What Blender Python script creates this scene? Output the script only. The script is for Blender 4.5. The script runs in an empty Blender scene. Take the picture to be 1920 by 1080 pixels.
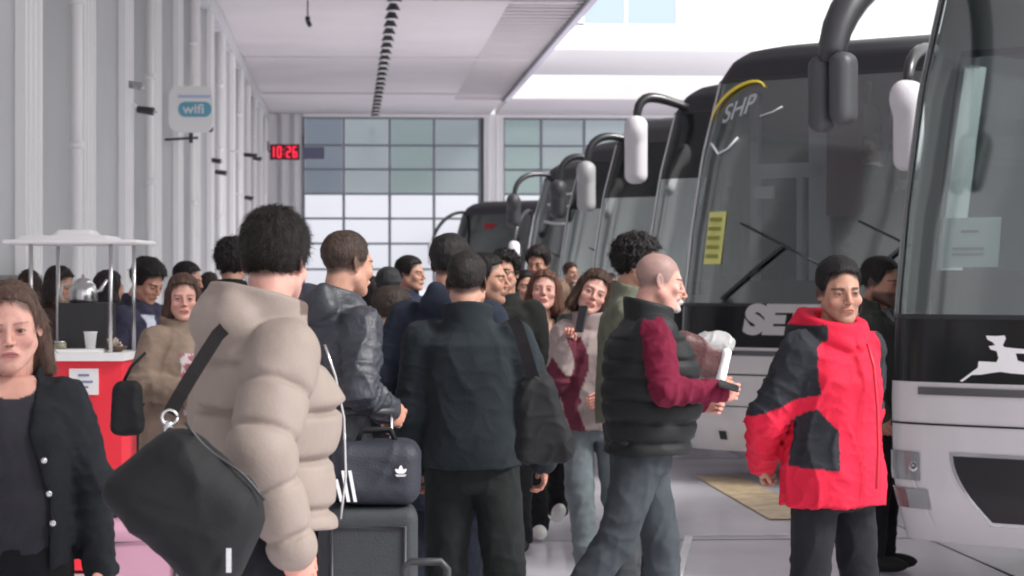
import bpy, bmesh, math, random
import numpy as np
from mathutils import Vector, Matrix, Euler
random.seed(7); rng = np.random.default_rng(7)
sc = bpy.context.scene; COL = sc.collection
R = math.radians; PI = math.pi
FPX = 4500.0; YAW = math.atan2(305, FPX); HZ = 1.6

# ------------------------------------------------------------ camera
cd = bpy.data.cameras.new('camera'); cam = bpy.data.objects.new('camera', cd); COL.objects.link(cam)
cd.sensor_width = 36; cd.lens = 36 * FPX / 1920; cd.clip_start = .1; cd.clip_end = 3000
cam.location = (0, 0, HZ)
cam.rotation_euler = (R(90) - math.atan2(10, FPX), 0, -YAW)
cd.dof.use_dof = True; cd.dof.focus_distance = 8.3; cd.dof.aperture_fstop = 8.0
sc.camera = cam
# ------------------------------------------------------------ world, sun, exposure
SUN_EL, SUN_AZ = 42, 118      # high on the right, a little behind the camera
w = bpy.data.worlds.new('World'); sc.world = w; w.use_nodes = True
nt = w.node_tree; nt.nodes.clear()
sky = nt.nodes.new('ShaderNodeTexSky'); sky.sky_type = 'NISHITA'; sky.sun_disc = False
sky.sun_elevation = R(SUN_EL); sky.sun_rotation = R(SUN_AZ); sky.air_density = 1.0; sky.dust_density = 4.0
hs = nt.nodes.new('ShaderNodeHueSaturation'); hs.inputs['Saturation'].default_value = .13
tint = nt.nodes.new('ShaderNodeMixRGB'); tint.blend_type = 'MULTIPLY'; tint.inputs['Fac'].default_value = 1
tint.inputs['Color2'].default_value = (.99, 1.0, .985, 1)
bg = nt.nodes.new('ShaderNodeBackground'); bg.inputs['Strength'].default_value = .15
wo = nt.nodes.new('ShaderNodeOutputWorld')
cloud = nt.nodes.new('ShaderNodeMixRGB'); cloud.inputs['Fac'].default_value = .6; cloud.inputs['Color2'].default_value = (6.6, 6.55, 6.6, 1)   # thin even overcast
nt.links.new(sky.outputs[0], hs.inputs['Color']); nt.links.new(hs.outputs[0], cloud.inputs['Color1']); nt.links.new(cloud.outputs[0], tint.inputs['Color1'])
nt.links.new(tint.outputs[0], bg.inputs[0]); nt.links.new(bg.outputs[0], wo.inputs[0])
sl = bpy.data.lights.new('sun', 'SUN'); sl.energy = 2.6; sl.angle = R(14); sl.color = (1, .97, .93)
so = bpy.data.objects.new('sun', sl); COL.objects.link(so)
so.rotation_euler = (R(90 - SUN_EL), 0, R(180 - SUN_AZ))
sc.view_settings.view_transform = 'Standard'; sc.view_settings.look = 'None'
sc.view_settings.gamma = 1; sc.view_settings.use_curve_mapping = False
sc.view_settings.exposure = .62
sc.cycles.filter_width = 1.9
sc.cycles.max_bounces = 8; sc.cycles.diffuse_bounces = 5; sc.cycles.sample_clamp_indirect = 6
try: sc.cycles.use_denoising = True
except Exception: pass

# ------------------------------------------------------------ pixel -> world
cy_, sy_ = math.cos(YAW), math.sin(YAW)
def place(px, s):
    """ground point whose pixel column (1920 wide) is px at a scale of s px per metre"""
    D = FPX / s; xc = (px - 960) / s
    return (xc * cy_ + D * sy_, -xc * sy_ + D * cy_)
def zat(py, s): return HZ + (530 - py) / s
def place3(px, py, s):
    x, y = place(px, s); return (x, y, zat(py, s))

# ------------------------------------------------------------ colours and materials
def lin(c): c /= 255.; return c / 12.92 if c <= .04045 else ((c + .055) / 1.055) ** 2.4
def C(r, g, b, gain=.60): return tuple(min(.92, lin(v) / gain) for v in (r, g, b))
MATS = {}
def mat(name, col=(.5, .5, .5), rough=.6, metal=0, spec=.5, coat=0, emit=None, es=1, var=0, vs=6, bump=0, bs=200, attr=False, sheen=0, stretch=(1, 1, 1), alpha=None, dirt=0):
    if name in MATS: return MATS[name]
    m = bpy.data.materials.new(name); m.use_nodes = True; n = m.node_tree; b = n.nodes['Principled BSDF']
    b.inputs['Roughness'].default_value = rough; b.inputs['Metallic'].default_value = metal
    b.inputs['Specular IOR Level'].default_value = spec; b.inputs['Coat Weight'].default_value = coat
    b.inputs['Coat Roughness'].default_value = .05
    if sheen: b.inputs['Sheen Weight'].default_value = sheen
    tc = n.nodes.new('ShaderNodeTexCoord'); mp = n.nodes.new('ShaderNodeMapping'); mp.inputs['Scale'].default_value = stretch
    n.links.new(tc.outputs['Object'], mp.inputs[0])
    if attr:
        a = n.nodes.new('ShaderNodeAttribute'); a.attribute_name = 'col'; src = a.outputs['Color']
    else:
        r = n.nodes.new('ShaderNodeRGB'); r.outputs[0].default_value = (*col[:3], 1); src = r.outputs[0]
    if var:
        no = n.nodes.new('ShaderNodeTexNoise'); no.inputs['Scale'].default_value = vs; no.inputs['Detail'].default_value = 5
        n.links.new(mp.outputs[0], no.inputs['Vector'])
        mr = n.nodes.new('ShaderNodeMapRange'); mr.inputs[1].default_value = .3; mr.inputs[2].default_value = .7
        mr.inputs[3].default_value = 1 - var; mr.inputs[4].default_value = 1 + var
        n.links.new(no.outputs[0], mr.inputs[0])
        mx = n.nodes.new('ShaderNodeVectorMath'); mx.operation = 'SCALE'
        n.links.new(src, mx.inputs[0]); n.links.new(mr.outputs[0], mx.inputs['Scale']); src = mx.outputs[0]
    n.links.new(src, b.inputs['Base Color'])
    if emit: b.inputs['Emission Color'].default_value = (*emit, 1); b.inputs['Emission Strength'].default_value = es
    if bump:
        n2 = n.nodes.new('ShaderNodeTexNoise'); n2.inputs['Scale'].default_value = bs; n2.inputs['Detail'].default_value = 3
        n.links.new(mp.outputs[0], n2.inputs['Vector'])
        bp = n.nodes.new('ShaderNodeBump'); bp.inputs['Strength'].default_value = bump; bp.inputs['Distance'].default_value = .01
        n.links.new(n2.outputs[0], bp.inputs['Height']); n.links.new(bp.outputs[0], b.inputs['Normal'])
    MATS[name] = m; return m
def glass(name, tint_=(.6, .7, .7), refl=.3, rough=.10):
    if name in MATS: return MATS[name]
    m = bpy.data.materials.new(name); m.use_nodes = True; n = m.node_tree; n.nodes.clear()
    t = n.nodes.new('ShaderNodeBsdfTransparent'); t.inputs[0].default_value = (*tint_, 1)
    g = n.nodes.new('ShaderNodeBsdfGlossy'); g.inputs['Roughness'].default_value = rough; g.inputs[0].default_value = (.93, 1, .98, 1)
    lw = n.nodes.new('ShaderNodeLayerWeight'); lw.inputs[0].default_value = .35
    ma = n.nodes.new('ShaderNodeMath'); ma.operation = 'MULTIPLY_ADD'; ma.inputs[1].default_value = .6; ma.inputs[2].default_value = refl
    ma.use_clamp = True
    mx = n.nodes.new('ShaderNodeMixShader'); o = n.nodes.new('ShaderNodeOutputMaterial')
    n.links.new(lw.outputs['Fresnel'], ma.inputs[0]); n.links.new(ma.outputs[0], mx.inputs[0])
    n.links.new(t.outputs[0], mx.inputs[1]); n.links.new(g.outputs[0], mx.inputs[2]); n.links.new(mx.outputs[0], o.inputs[0])
    MATS[name] = m; return m

# ------------------------------------------------------------ object helpers
def mesh_obj(name, V, Fc, m, parent=None, col=None, smooth=True, midx=None):
    me = bpy.data.meshes.new(name)
    me.from_pydata([tuple(map(float, v)) for v in V] if not isinstance(V, np.ndarray) else V.tolist(), [], Fc.tolist() if isinstance(Fc, np.ndarray) else Fc)
    for q in (m if isinstance(m, (list, tuple)) else [m]): me.materials.append(q)
    if col is not None:
        a = me.color_attributes.new('col', 'FLOAT_COLOR', 'POINT')
        c4 = np.ones((len(V), 4), np.float32); c4[:, :3] = col
        a.data.foreach_set('color', c4.ravel())
    if smooth: me.polygons.foreach_set('use_smooth', [True] * len(me.polygons))
    if midx is not None: me.polygons.foreach_set('material_index', list(map(int, midx)))
    me.update()
    o = bpy.data.objects.new(name, me); COL.objects.link(o)
    if parent is not None: o.parent = parent
    return o
def tag(o, label, cat, group=None):
    o['label'] = label; o['category'] = cat
    if group: o['group'] = group
    return o
def root(name, label, cat, loc=(0, 0, 0), rz=0, group=None):
    o = bpy.data.objects.new(name, None); COL.objects.link(o); o.empty_display_size = .1
    o.location = loc; o.rotation_euler = (0, 0, rz); tag(o, label, cat, group); return o
def struct(o): o['kind'] = 'structure'; return o
class MB:
    """collects simple solids into one mesh"""
    def __init__(s): s.V = []; s.F = []; s.S = []
    def add(s, V, F, sm=False):
        k = len(s.V); s.V += [tuple(v) for v in V]; s.F += [tuple(i + k for i in f) for f in F]; s.S += [sm] * len(F); return s
    def box(s, x0, x1, y0, y1, z0, z1, M=None):
        V = [(x, y, z) for z in (z0, z1) for y in (y0, y1) for x in (x0, x1)]
        if M is not None: V = [tuple(M @ Vector(v)) for v in V]
        return s.add(V, [(0, 2, 3, 1), (4, 5, 7, 6), (0, 1, 5, 4), (2, 6, 7, 3), (0, 4, 6, 2), (1, 3, 7, 5)])
    def tube(s, pts, r, n=10, cap=True):
        pts = [Vector(p) for p in pts]; rs = r if isinstance(r, (list, tuple)) else [r] * len(pts); V = []; F = []
        up = None
        for i, p in enumerate(pts):
            d = (pts[min(i + 1, len(pts) - 1)] - pts[max(i - 1, 0)]).normalized()
            if up is None: up = Vector((0, 0, 1)) if abs(d.z) < .9 else Vector((1, 0, 0))
            a = d.cross(up).normalized(); b = a.cross(d).normalized(); up = b
            for k in range(n):
                t = 2 * PI * k / n; V.append(tuple(p + a * math.cos(t) * rs[i] + b * math.sin(t) * rs[i]))
        for i in range(len(pts) - 1):
            for k in range(n):
                q = (k + 1) % n; F.append((i * n + k, i * n + q, (i + 1) * n + q, (i + 1) * n + k))
        if cap: F.append(tuple(range(n))[::-1]); F.append(tuple((len(pts) - 1) * n + k for k in range(n)))
        return s.add(V, F, True)
    def lathe(s, prof, n=24, c=(0, 0, 0)):
        V = []; F = []
        for (r, z) in prof:
            for k in range(n):
                t = 2 * PI * k / n; V.append((c[0] + r * math.cos(t), c[1] + r * math.sin(t), c[2] + z))
        for i in range(len(prof) - 1):
            for k in range(n):
                q = (k + 1) % n; F.append((i * n + k, i * n + q, (i + 1) * n + q, (i + 1) * n + k))
        F.append(tuple(range(n))[::-1]); F.append(tuple((len(prof) - 1) * n + k for k in range(n)))
        return s.add(V, F, True)
    def prism(s, pts, y0, y1, M=None):
        """polygon pts in x,z extruded from y0 to y1"""
        n = len(pts); V = [(p[0], y0, p[1]) for p in pts] + [(p[0], y1, p[1]) for p in pts]
        if M is not None: V = [tuple(M @ Vector(v)) for v in V]
        return s.add(V, [tuple(range(n)), tuple(range(2 * n - 1, n - 1, -1))] + [(i + n, (i + 1) % n + n, (i + 1) % n, i) for i in range(n)])
    def build(s, name, m, parent=None):
        o = mesh_obj(name, s.V, s.F, m, parent, smooth=False)
        o.data.polygons.foreach_set('use_smooth', s.S); return o
def text_mesh(name, body, size, m, parent, loc, rot, depth=.004, shear=0, xs=1, bold=0, align='CENTER'):
    cu = bpy.data.curves.new(name, 'FONT'); cu.body = body; cu.size = size; cu.extrude = depth; cu.shear = shear
    cu.offset = bold; cu.align_x = align; cu.align_y = 'CENTER'
    t = bpy.data.objects.new(name, cu); COL.objects.link(t)
    dg = bpy.context.evaluated_depsgraph_get(); dg.update()
    me = bpy.data.meshes.new_from_object(t.evaluated_get(dg)); bpy.data.objects.remove(t)
    M = Matrix.Translation(loc) @ Euler(rot).to_matrix().to_4x4() @ Matrix.Diagonal((xs, 1, 1, 1))
    me.transform(M); me.materials.clear(); me.materials.append(m)
    o = bpy.data.objects.new(name, me); COL.objects.link(o); o.parent = parent; return o

# ------------------------------------------------------------ distance fields and their surfaces
f32 = np.float32
def ell(P, c, r):
    x, y, z = (P[0] - c[0]) / r[0], (P[1] - c[1]) / r[1], (P[2] - c[2]) / r[2]
    k0 = np.sqrt(x * x + y * y + z * z) + 1e-6
    k1 = np.sqrt((x / r[0]) ** 2 + (y / r[1]) ** 2 + (z / r[2]) ** 2) + 1e-6
    return k0 * (k0 - 1) / k1
def cone(P, a, b, ra, rb, flat=None):
    ax, ay, az = a; dx, dy, dz = b[0] - a[0], b[1] - a[1], b[2] - a[2]
    L = dx * dx + dy * dy + dz * dz + 1e-9
    px, py, pz = P[0] - ax, P[1] - ay, P[2] - az
    t = np.clip((px * dx + py * dy + pz * dz) / L, 0, 1)
    qx, qy, qz = px - t * dx, py - t * dy, pz - t * dz
    return np.sqrt(qx * qx + qy * qy + qz * qz) - (ra + t * (rb - ra)), t
def cap(P, a, b, ra, rb): return cone(P, a, b, ra, rb)[0]
def smin(a, b, k):
    h = np.maximum(k - np.abs(a - b), 0) / k; return np.minimum(a, b) - h * h * k * .25
def smax(a, b, k): return -smin(-a, -b, k)
def rbox(P, c, h, r):
    q = [np.abs(P[i] - c[i]) - (h[i] - r) for i in range(3)]
    o = np.sqrt(sum(np.maximum(v, 0) ** 2 for v in q)); return o + np.minimum(np.maximum(q[0], np.maximum(q[1], q[2])), 0) - r
def loft(P, prof, e=2.3, k=.03):
    """stack of rounded cross sections: rows (z, half width, half depth, yc[, xc])"""
    pr = sorted([tuple(p) + (0,) * (5 - len(p)) for p in prof]); z = [p[0] for p in pr]
    hw, hd, yc, xc = [np.interp(P[2], z, [p[i] for p in pr]).astype(f32) for i in (1, 2, 3, 4)]
    d = ((np.abs((P[0] - xc) / hw) ** e + np.abs((P[1] - yc) / hd) ** e) ** (1 / e) - 1) * np.minimum(hw, hd)
    return smax(smax(d, z[0] - P[2], k), P[2] - z[-1], k)
def wob(P, f, seed=0, st=(1, 1, 1)):
    """cheap smooth noise about -1..1"""
    s = seed * 1.7; x, y, z = P[0] * f * st[0], P[1] * f * st[1], P[2] * f * st[2]
    a = np.sin(x + 1.3 * np.sin(y * .9 + s) + s) + np.sin(y * 1.1 + 1.2 * np.sin(z * .8 + s * 2) + 2.1 * s)
    b = np.sin(z * 1.07 + 1.4 * np.sin(x * .85 - s) + .7 * s)
    return (a + b) / 3
def folds(P, seed=0, A=.006, f=36, st=(1, 1, .55)):
    a = (1 - np.abs(wob(P, f, seed, st))) ** 4; b = (1 - np.abs(wob([P[0] + .4 * P[2], P[1], P[2] - .3 * P[0]], f * 1.9, seed + 3, (1, 1, 1.3)))) ** 4
    return -A * (a + .45 * b - .35) + A * .5 * wob(P, f * .4, seed + 8)
def nets(f, lo, hi, h):
    lo = np.array(lo, f32); hi = np.array(hi, f32); c = 4
    nb = np.ceil((hi - lo) / (h * c)).astype(int) + 1; n = nb * c
    ax = [lo[i] + h * np.arange(n[i], dtype=f32) for i in range(3)]
    cx = [lo[i] + h * (c * np.arange(nb[i], dtype=f32) + (c - 1) / 2) for i in range(3)]
    G = np.meshgrid(*cx, indexing='ij'); Dc = f([g.ravel() for g in G]).reshape(nb)
    act = np.abs(Dc) < h * 6.2
    D = np.repeat(np.repeat(np.repeat(Dc, c, 0), c, 1), c, 2).astype(f32)
    am = np.repeat(np.repeat(np.repeat(act, c, 0), c, 1), c, 2)
    I = np.nonzero(am)
    D[I] = f([ax[0][I[0]], ax[1][I[1]], ax[2][I[2]]])
    D[0] = D[-1] = 1; D[:, 0] = D[:, -1] = 1; D[:, :, 0] = D[:, :, -1] = 1
    S = D < 0
    cs = sum(S[i:n[0] - 1 + i, j:n[1] - 1 + j, k:n[2] - 1 + k].astype(np.int8) for i in (0, 1) for j in (0, 1) for k in (0, 1))
    cell = (cs > 0) & (cs < 8); ci = np.argwhere(cell); idx = -np.ones(cell.shape, np.int64); idx[cell] = np.arange(len(ci))
    acc = np.zeros((len(ci), 3)); cnt = np.zeros(len(ci)); co = [(i, j, k) for i in (0, 1) for j in (0, 1) for k in (0, 1)]
    for a in co:
        for d in range(3):
            if a[d]: continue
            b = list(a); b[d] = 1
            A_ = ci + a; B_ = ci + b
            da = D[A_[:, 0], A_[:, 1], A_[:, 2]]; db = D[B_[:, 0], B_[:, 1], B_[:, 2]]
            m = (da < 0) != (db < 0); t = da[m] / (da[m] - db[m])
            p = np.tile(np.array(a, float), (m.sum(), 1)); p[:, d] = t
            acc[m] += p; cnt[m] += 1
    V = lo + h * (ci + acc / np.maximum(cnt, 1)[:, None])
    Q = []
    for d in range(3):
        o1, o2 = [(1, 2), (2, 0), (0, 1)][d]
        s0 = [slice(0, n[i]) for i in range(3)]; s0[d] = slice(0, n[d] - 1); s1 = list(s0); s1[d] = slice(1, n[d])
        ch = S[tuple(s0)] != S[tuple(s1)]; E = np.argwhere(ch); E = E[(E[:, o1] > 0) & (E[:, o2] > 0)]
        e1 = np.zeros(3, int); e1[o1] = 1; e2 = np.zeros(3, int); e2[o2] = 1
        def g(X): return idx[X[:, 0], X[:, 1], X[:, 2]]
        q = np.stack([g(E - e1 - e2), g(E - e2), g(E), g(E - e1)], 1)
        fl = ~S[E[:, 0], E[:, 1], E[:, 2]]; q[fl] = q[fl][:, ::-1]
        Q.append(q)
    Q = np.concatenate(Q); Q = Q[(Q >= 0).all(1)]
    return V.astype(f32), Q
def xf(V, M):
    A = np.array(M.to_3x3() if isinstance(M, Matrix) else M); t = np.array(M.translation) if isinstance(M, Matrix) else 0
    return (V @ A.T + t).astype(f32)
def inv_pts(P, M):
    Mi = M.inverted(); A = np.array(Mi.to_3x3()); t = np.array(Mi.translation)
    return [(A[i, 0] * P[0] + A[i, 1] * P[1] + A[i, 2] * P[2] + t[i]).astype(f32) for i in range(3)]
# ============================================================ SETTING
m_floor = mat('polished floor', C(182, 179, 186, .62), rough=.15, spec=.5, var=.13, vs=.9, bump=.02, bs=3)
struct(MB().box(-60, 400, -60, 600, -.3, 0).build('ground', m_floor))
# joints of the large floor slabs and the yellow bay stripes
g = MB()
for i in range(-1, 12): g.box(-2.55, 60, 6.9 * i + 1, 6.9 * i + 1.014, .0, .004)
for i in range(0, 4): g.box(-1 + 4.6 * i, -.986 + 4.6 * i, -10, 76, .0, .0045)
struct(g.build('floor_joints', mat('floor joint', (.26, .26, .27), rough=.8)))
m_yel = mat('worn yellow paint', C(190, 170, 138, .62), rough=.25, var=.25, vs=7)
def strip(p, q, wd, name, m, z=.004):
    p = Vector((*p, 0)); q = Vector((*q, 0)); d = (q - p).normalized(); n = Vector((-d.y, d.x, 0)) * wd / 2
    return struct(mesh_obj(name, [tuple(v + Vector((0, 0, z + .004))) for v in (p - n, q - n, q + n, p + n)], [(0, 1, 2, 3)], m, smooth=False))
def gp(px, py): s = (py - 530) / HZ; return place(px, s)
strip(gp(1345, 893), gp(1495, 975), .38, 'yellow_line', m_yel)
strip(gp(1040, 800), gp(1180, 838), .3, 'yellow_line', m_yel)
m_white = mat('white floor line', C(215, 212, 215, .62), rough=.4, var=.1, vs=8)
strip(gp(1290, 1006), gp(1478, 1004), .05, 'white_line', m_white)
strip(gp(1292, 1006), gp(1262, 1120), .05, 'white_line', m_white)

# --- left hall wall: painted panels, ribbed pilasters, downpipes and dark doors
m_wall = mat('painted wall', C(182, 183, 184, .60), rough=.55, var=.09, vs=2.2, stretch=(1, 1, .12))
m_wall2 = mat('painted wall greyer', C(160, 161, 163, .60), rough=.6, var=.10, vs=2.6, stretch=(1, 1, .12))
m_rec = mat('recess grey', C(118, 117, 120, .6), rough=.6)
m_rib = mat('white rib', C(226, 226, 226, .60), rough=.4)
m_dark = mat('dark joinery', (.045, .05, .055), rough=.4)
m_chrome = mat('brushed steel', (.62, .62, .63), rough=.22, metal=1)
wall = root('hall_wall', 'long pale grey hall wall with white ribbed pilasters along the left side', 'wall', (-2.6, 30, 0))
def wl(b): return b
W = Matrix.Translation((2.6, -30, 0))
def wbox(mb, *a): return mb.box(*a, M=W)
wbox(MB(), -3.4, -3.02, -6.5, 78, 0, 9).build('panel', m_wall, wall)
b = MB()
for y in np.arange(-6.4, 77, 1.43): wbox(b, -3.02, -3.0, y, y + 1.40, .1, 3.55); wbox(b, -3.02, -3.0, y, y + 1.40, 3.58, 7.0)
b.build('cladding', m_wall2, wall)
k_ = 0
for y in np.arange(-6.4, 77, 4.3):
    pl = wbox(wbox(MB(), -3.0, -2.62, y, y + .95, 0, 7.03), -3.0, -2.70, y + 1.25, y + 1.75, 0, 7.03).build('pilaster', m_wall, wall)
    rb = MB()
    for dy in (-.03, .26, .56, .9): wbox(rb, -2.66, -2.575, y + dy, y + dy + .07, 0, 7.02)
    wbox(rb, -2.70, -2.66, y + 1.19, y + 1.25, 0, 7.02); wbox(rb, -2.74, -2.66, y + 1.3, y + 1.38, 0, 7.02); wbox(rb, -2.74, -2.66, y + 1.62, y + 1.70, 0, 7.02)
    wbox(rb, -3.0, -2.9, y + 2.9, y + 3.0, 0, 7.02)
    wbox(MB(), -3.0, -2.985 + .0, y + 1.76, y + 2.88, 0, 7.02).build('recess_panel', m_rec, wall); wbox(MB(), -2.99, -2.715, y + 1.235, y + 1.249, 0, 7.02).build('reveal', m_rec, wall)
    rb.build('rib', m_rib, pl)
    if k_ % 2 == 1:
        p = MB().tube([(-.02 - .02 + .0, y - 30 + -.16, .2), (-.04, y - 30 - .16, 7)], .055, 10)
        for z in (1.2, 2.9, 4.3, 5.6): p.tube([(-.04, y - 30 - .16, z), (-.04, y - 30 - .16, z + .07)], .075, 10)
        p.build('downpipe', m_rib, pl)
    k_ += 1
for y, h in ((25.9, 2.25), (30.1, 2.3), (38.6, 2.3), (42.9, 2.3)):
    d = wbox(MB(), -3.0, -2.955, y, y + .95, .0, h).build('door', m_dark, wall)
    wbox(MB(), -2.955, -2.92, y + .08, y + .14, .95, 1.25).build('handle', m_chrome, d)
wbox(MB(), -3.0, -2.56, -4.9, 77, 6.72, 7.03).build('cornice', m_wall2, wall)

# --- ceiling slab with ribbed edge and cross beams
roof = root('station_canopy', 'flat grey ceiling slab with ribbed edge running to the end wall', 'roof', (0, 30, 7.03))
def rbx(mb, x0, x1, y0, y1, z0, z1): return mb.box(x0, x1, y0 - 30, y1 - 30, z0 - 7.03, z1 - 7.03)
m_ceil = mat('ceiling paint', C(170, 166, 168, .60), rough=.7, var=.04, vs=.5)
m_ceil2 = mat('ceiling strip', C(164, 162, 163, .42), rough=.6)
rbx(MB(), -3.4, 4.55, -5, 78, 7.05, 7.5).build('slab', m_ceil, roof)
b = MB()
for y in np.arange(-4.8, 71, .62): rbx(b, 3.1, 4.5, y, y + .16, 7.0, 7.051)
b.build('edge_slats', m_ceil, roof)
rbx(MB(), 4.55, 4.72, -5, 70.9, 6.98, 7.62).build('fascia', mat('fascia', C(160, 158, 168, .5), rough=.5), roof)
rbx(MB(), 4.5, 4.56, -5, 70.9, 6.95, 7.06).build('gutter', mat('gutter', (.10, .10, .11), rough=.5), roof)
m_beam = mat('pale beam', C(222, 214, 232, .62), rough=.6)
for y0, y1 in ((70.9, 78), (55.8, 62.7), (35.5, 38.5)):
    if y0 < 40: continue
    rbx(MB(), 4.73, 60, y0, y1, 7.045, 7.5).build('cross_beam', m_beam if y0 < 70 else m_ceil, roof)
for y in (22, 34, 46, 58, 69): rbx(MB(), -2.5, 4.4, y, y + .5, 7.01, 7.051).build('ceiling_rib', m_ceil, roof)
# raised glazed lantern over the opening
ln = root('roof_lantern', 'pale blue glazed roof lantern rising above the bright opening', 'window', (0, 50, 0))
MB().box(4.9, 4.98, 0, .1, 7.5, 9.3).box(5.75, 5.82, 0, .1, 7.02, 9.3).box(6.84, 6.95, 0, .1, 7.02, 9.3).box(4.75, 6.95, 0, .1, 6.93, 7.02).build('frame', mat('white frame', (.85, .85, .88), rough=.4), ln)
MB().box(4.9, 6.84, .03, .05, 7.02, 9.3).build('pane', glass('lantern glass', (.80, .87, .98), .05), ln)
MB().box(4.72, 4.9, 0, .1, 6.99, 9.3).build('post', m_beam, ln)

# --- glazed end wall
ew = root('end_wall', 'glazed end wall with dark mullions and white piers at the far end', 'wall', (0, 77.6, 0))
m_mull = mat('mullion paint', C(95, 100, 108, .6), rough=.4)
XL, XR = -1.47, 4.2
MB().box(-3.0, XL, 0, .3, 0, 7.04).build('pier', m_wall, ew)
for x in (-2.25, -1.85): MB().box(x, x + .09, -.08, 0, 0, 7.0).build('rib', mat('grey rib', C(150, 150, 155, .6), rough=.5), ew)
pr = MB().box(4.35, 4.98, -.1, .3, 0, 7.04).build('pier', m_wall, ew)
MB().box(4.48, 4.56, -.14, -.1, 0, 7.0).box(4.75, 4.83, -.14, -.1, 0, 7.0).build('rib', m_rib, pr)
def zz(py): return HZ + (530 - py) / 58.
rows = [zz(222), zz(273), zz(318), zz(364), zz(410), zz(457), zz(505), .02]
cols = [-1.47, -.18, 1.3, 2.73, 4.2]
cols2 = [4.98, 6.2, 7.6, 9.1, 11, 13, 15]
m_gup = [mat('upper pane %d' % i, c, rough=.12, var=.22, vs=.9) for i, c in enumerate([C(120, 130, 150, .60), C(152, 160, 166, .60), C(140, 158, 162, .60), C(160, 170, 176, .60)])]
gl_up = [glass('tinted pane %d' % i, c, .12) for i, c in enumerate([(.40, .44, .50), (.52, .56, .59), (.48, .55, .56), (.56, .60, .63)])]
gl_lo = glass('clear pane', (.93, .93, .98), .03)
for cs, nm in ((cols, 0), (cols2, 1)):
    f = MB()
    for x in cs: f.box(x - .045, x + .045, -.06, .06, 0, 7.0)
    for i in range(len(cs) - 1):
        for r_ in rows[:-1]: f.box(cs[i] + .046, cs[i + 1] - .046, -.045, .045, r_ - .035, r_ + .035)
    f.build('window_frame', m_mull, ew)
    for i in range(len(cs) - 1):
        for j in range(len(rows) - 1):
            gm = gl_lo if j >= 3 else gl_up[(0 if (i == 0 and not nm) else 1 + (i * 2 + j * 3 + nm) % 3)]
            MB().box(cs[i] + .05, cs[i + 1] - .05, -.008, .008, rows[j + 1] + .036, rows[j] - .036).build('pane', gm, ew)
MB().box(4.2 + .046, 4.34, -.05, .05, 0, 7).build('jamb', m_dark, ew)
MB().box(-1.5, 15, -.12, .2, 6.94, 7.04).build('lintel', m_ceil2, ew)
# --- hanging lamps along the ceiling
m_blk = mat('black metal', (.025, .026, .03), rough=.45)
lm = root('ceiling_lamp', 'small black cone lamp in the row hanging under the ceiling', 'lamp', (0, 0, 0), 0, 'cone lamps in a row under the ceiling')
ch = [MB().tube([(0, 0, 0), (0, 0, -.16)], .012, 6).build('stem', m_blk, lm),
      MB().lathe([(.02, -.14), (.035, -.17), (.13, -.34), (.135, -.36), (.12, -.36)], 14).build('lamp_shade', m_blk, lm),
      MB().lathe([(.11, -.355), (.09, -.375), (.01, -.38)], 12).build('bulb', mat('lamp glass', (.8, .8, .78), rough=.3), lm)]
def lampx(D): return .72 + .0035 * (D - 40)
first = True
for i in range(24):
    D = 40.5 + i * 1.42
    if first: o = lm; first = False
    else:
        o = lm.copy(); COL.objects.link(o)
        for c in ch: q = c.copy(); COL.objects.link(q); q.parent = o
    s_ = FPX / D; yv = HZ; o.location = (place(728 - (530 - (7.03 - HZ) * s_) * -.0 - (0 if True else 0), s_)[0] * 0 + (700 - 655 + ((s_ / 58) - 1) * 50) / s_, D, 7.03)
pd = root('pendant_camera', 'single black camera hanging on a thin rod from the ceiling', 'security camera', (*place(577, 98), 7.03))
MB().tube([(0, 0, 0), (0, 0, -.38)], .014, 8).build('rod', m_blk, pd)
MB().tube([(0, 0, -.34), (0, 0, -.42)], .05, 10).tube([(.0, 0, -.42), (.04, -.16, -.52)], .045, 10).build('camera_body', m_blk, pd)

# --- signs, clock and cameras on the wall side
sg = root('wifi_sign', 'white rounded sign with a blue wifi pill on the left wall', 'sign', place3(358, 205, 125))
def rrect(w_, h_, r_, n=6):
    P = []
    for cx, cz, a0 in ((w_ - r_, h_ - r_, 0), (-w_ + r_, h_ - r_, 90), (-w_ + r_, -h_ + r_, 180), (w_ - r_, -h_ + r_, 270)):
        for i in range(n + 1): a = R(a0 + 90 * i / n); P.append((cx + r_ * math.cos(a), cz + r_ * math.sin(a)))
    return P
MB().prism(rrect(.33, .35, .16), 0, .09).build('board', mat('sign white', C(208, 210, 215), rough=.4), sg)
m_blue = mat('sign blue', C(84, 140, 160), rough=.4)
MB().prism([(x + .06, z - .0) for x, z in rrect(.245, .112, .1)], -.01, -.001).build('pill', m_blue, sg)
text_mesh('lettering', 'wifi', .2, mat('letter white', (.8, .82, .85), rough=.5), sg, (.04, -.014, .0), (R(90), 0, 0), .002, 0, 1.15, .004)
MB().box(-.19, .29, -.006, -.001, .17, .215).build('caption', mat('caption blue', C(150, 160, 185), rough=.5), sg)
MB().tube([(0, .05, -.33), (0, .05, -.5)], .03).tube([(-.4, .1, -.45), (.1, .1, -.42)], .02).build('bracket', m_dark, sg)
ck = root('digital_clock', 'red digital clock reading 10:26 on a black box', 'clock', place3(534, 285, 82))
MB().box(-.34, .34, 0, .12, -.18, .18).build('housing', m_blk, ck)
m_led = mat('red led', (.05, 0, 0), emit=(1, .02, .06), es=1.5)
MB().box(-.325, .325, -.006, -.001, -.165, .165).build('screen', mat('clock face', (.06, .0, .01), rough=.3, emit=(.7, .0, .03), es=.02), ck)
SEG = {'0': 'abcdef', '1': 'bc', '2': 'abged', '6': 'afgcde'}
dg_ = MB()
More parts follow.
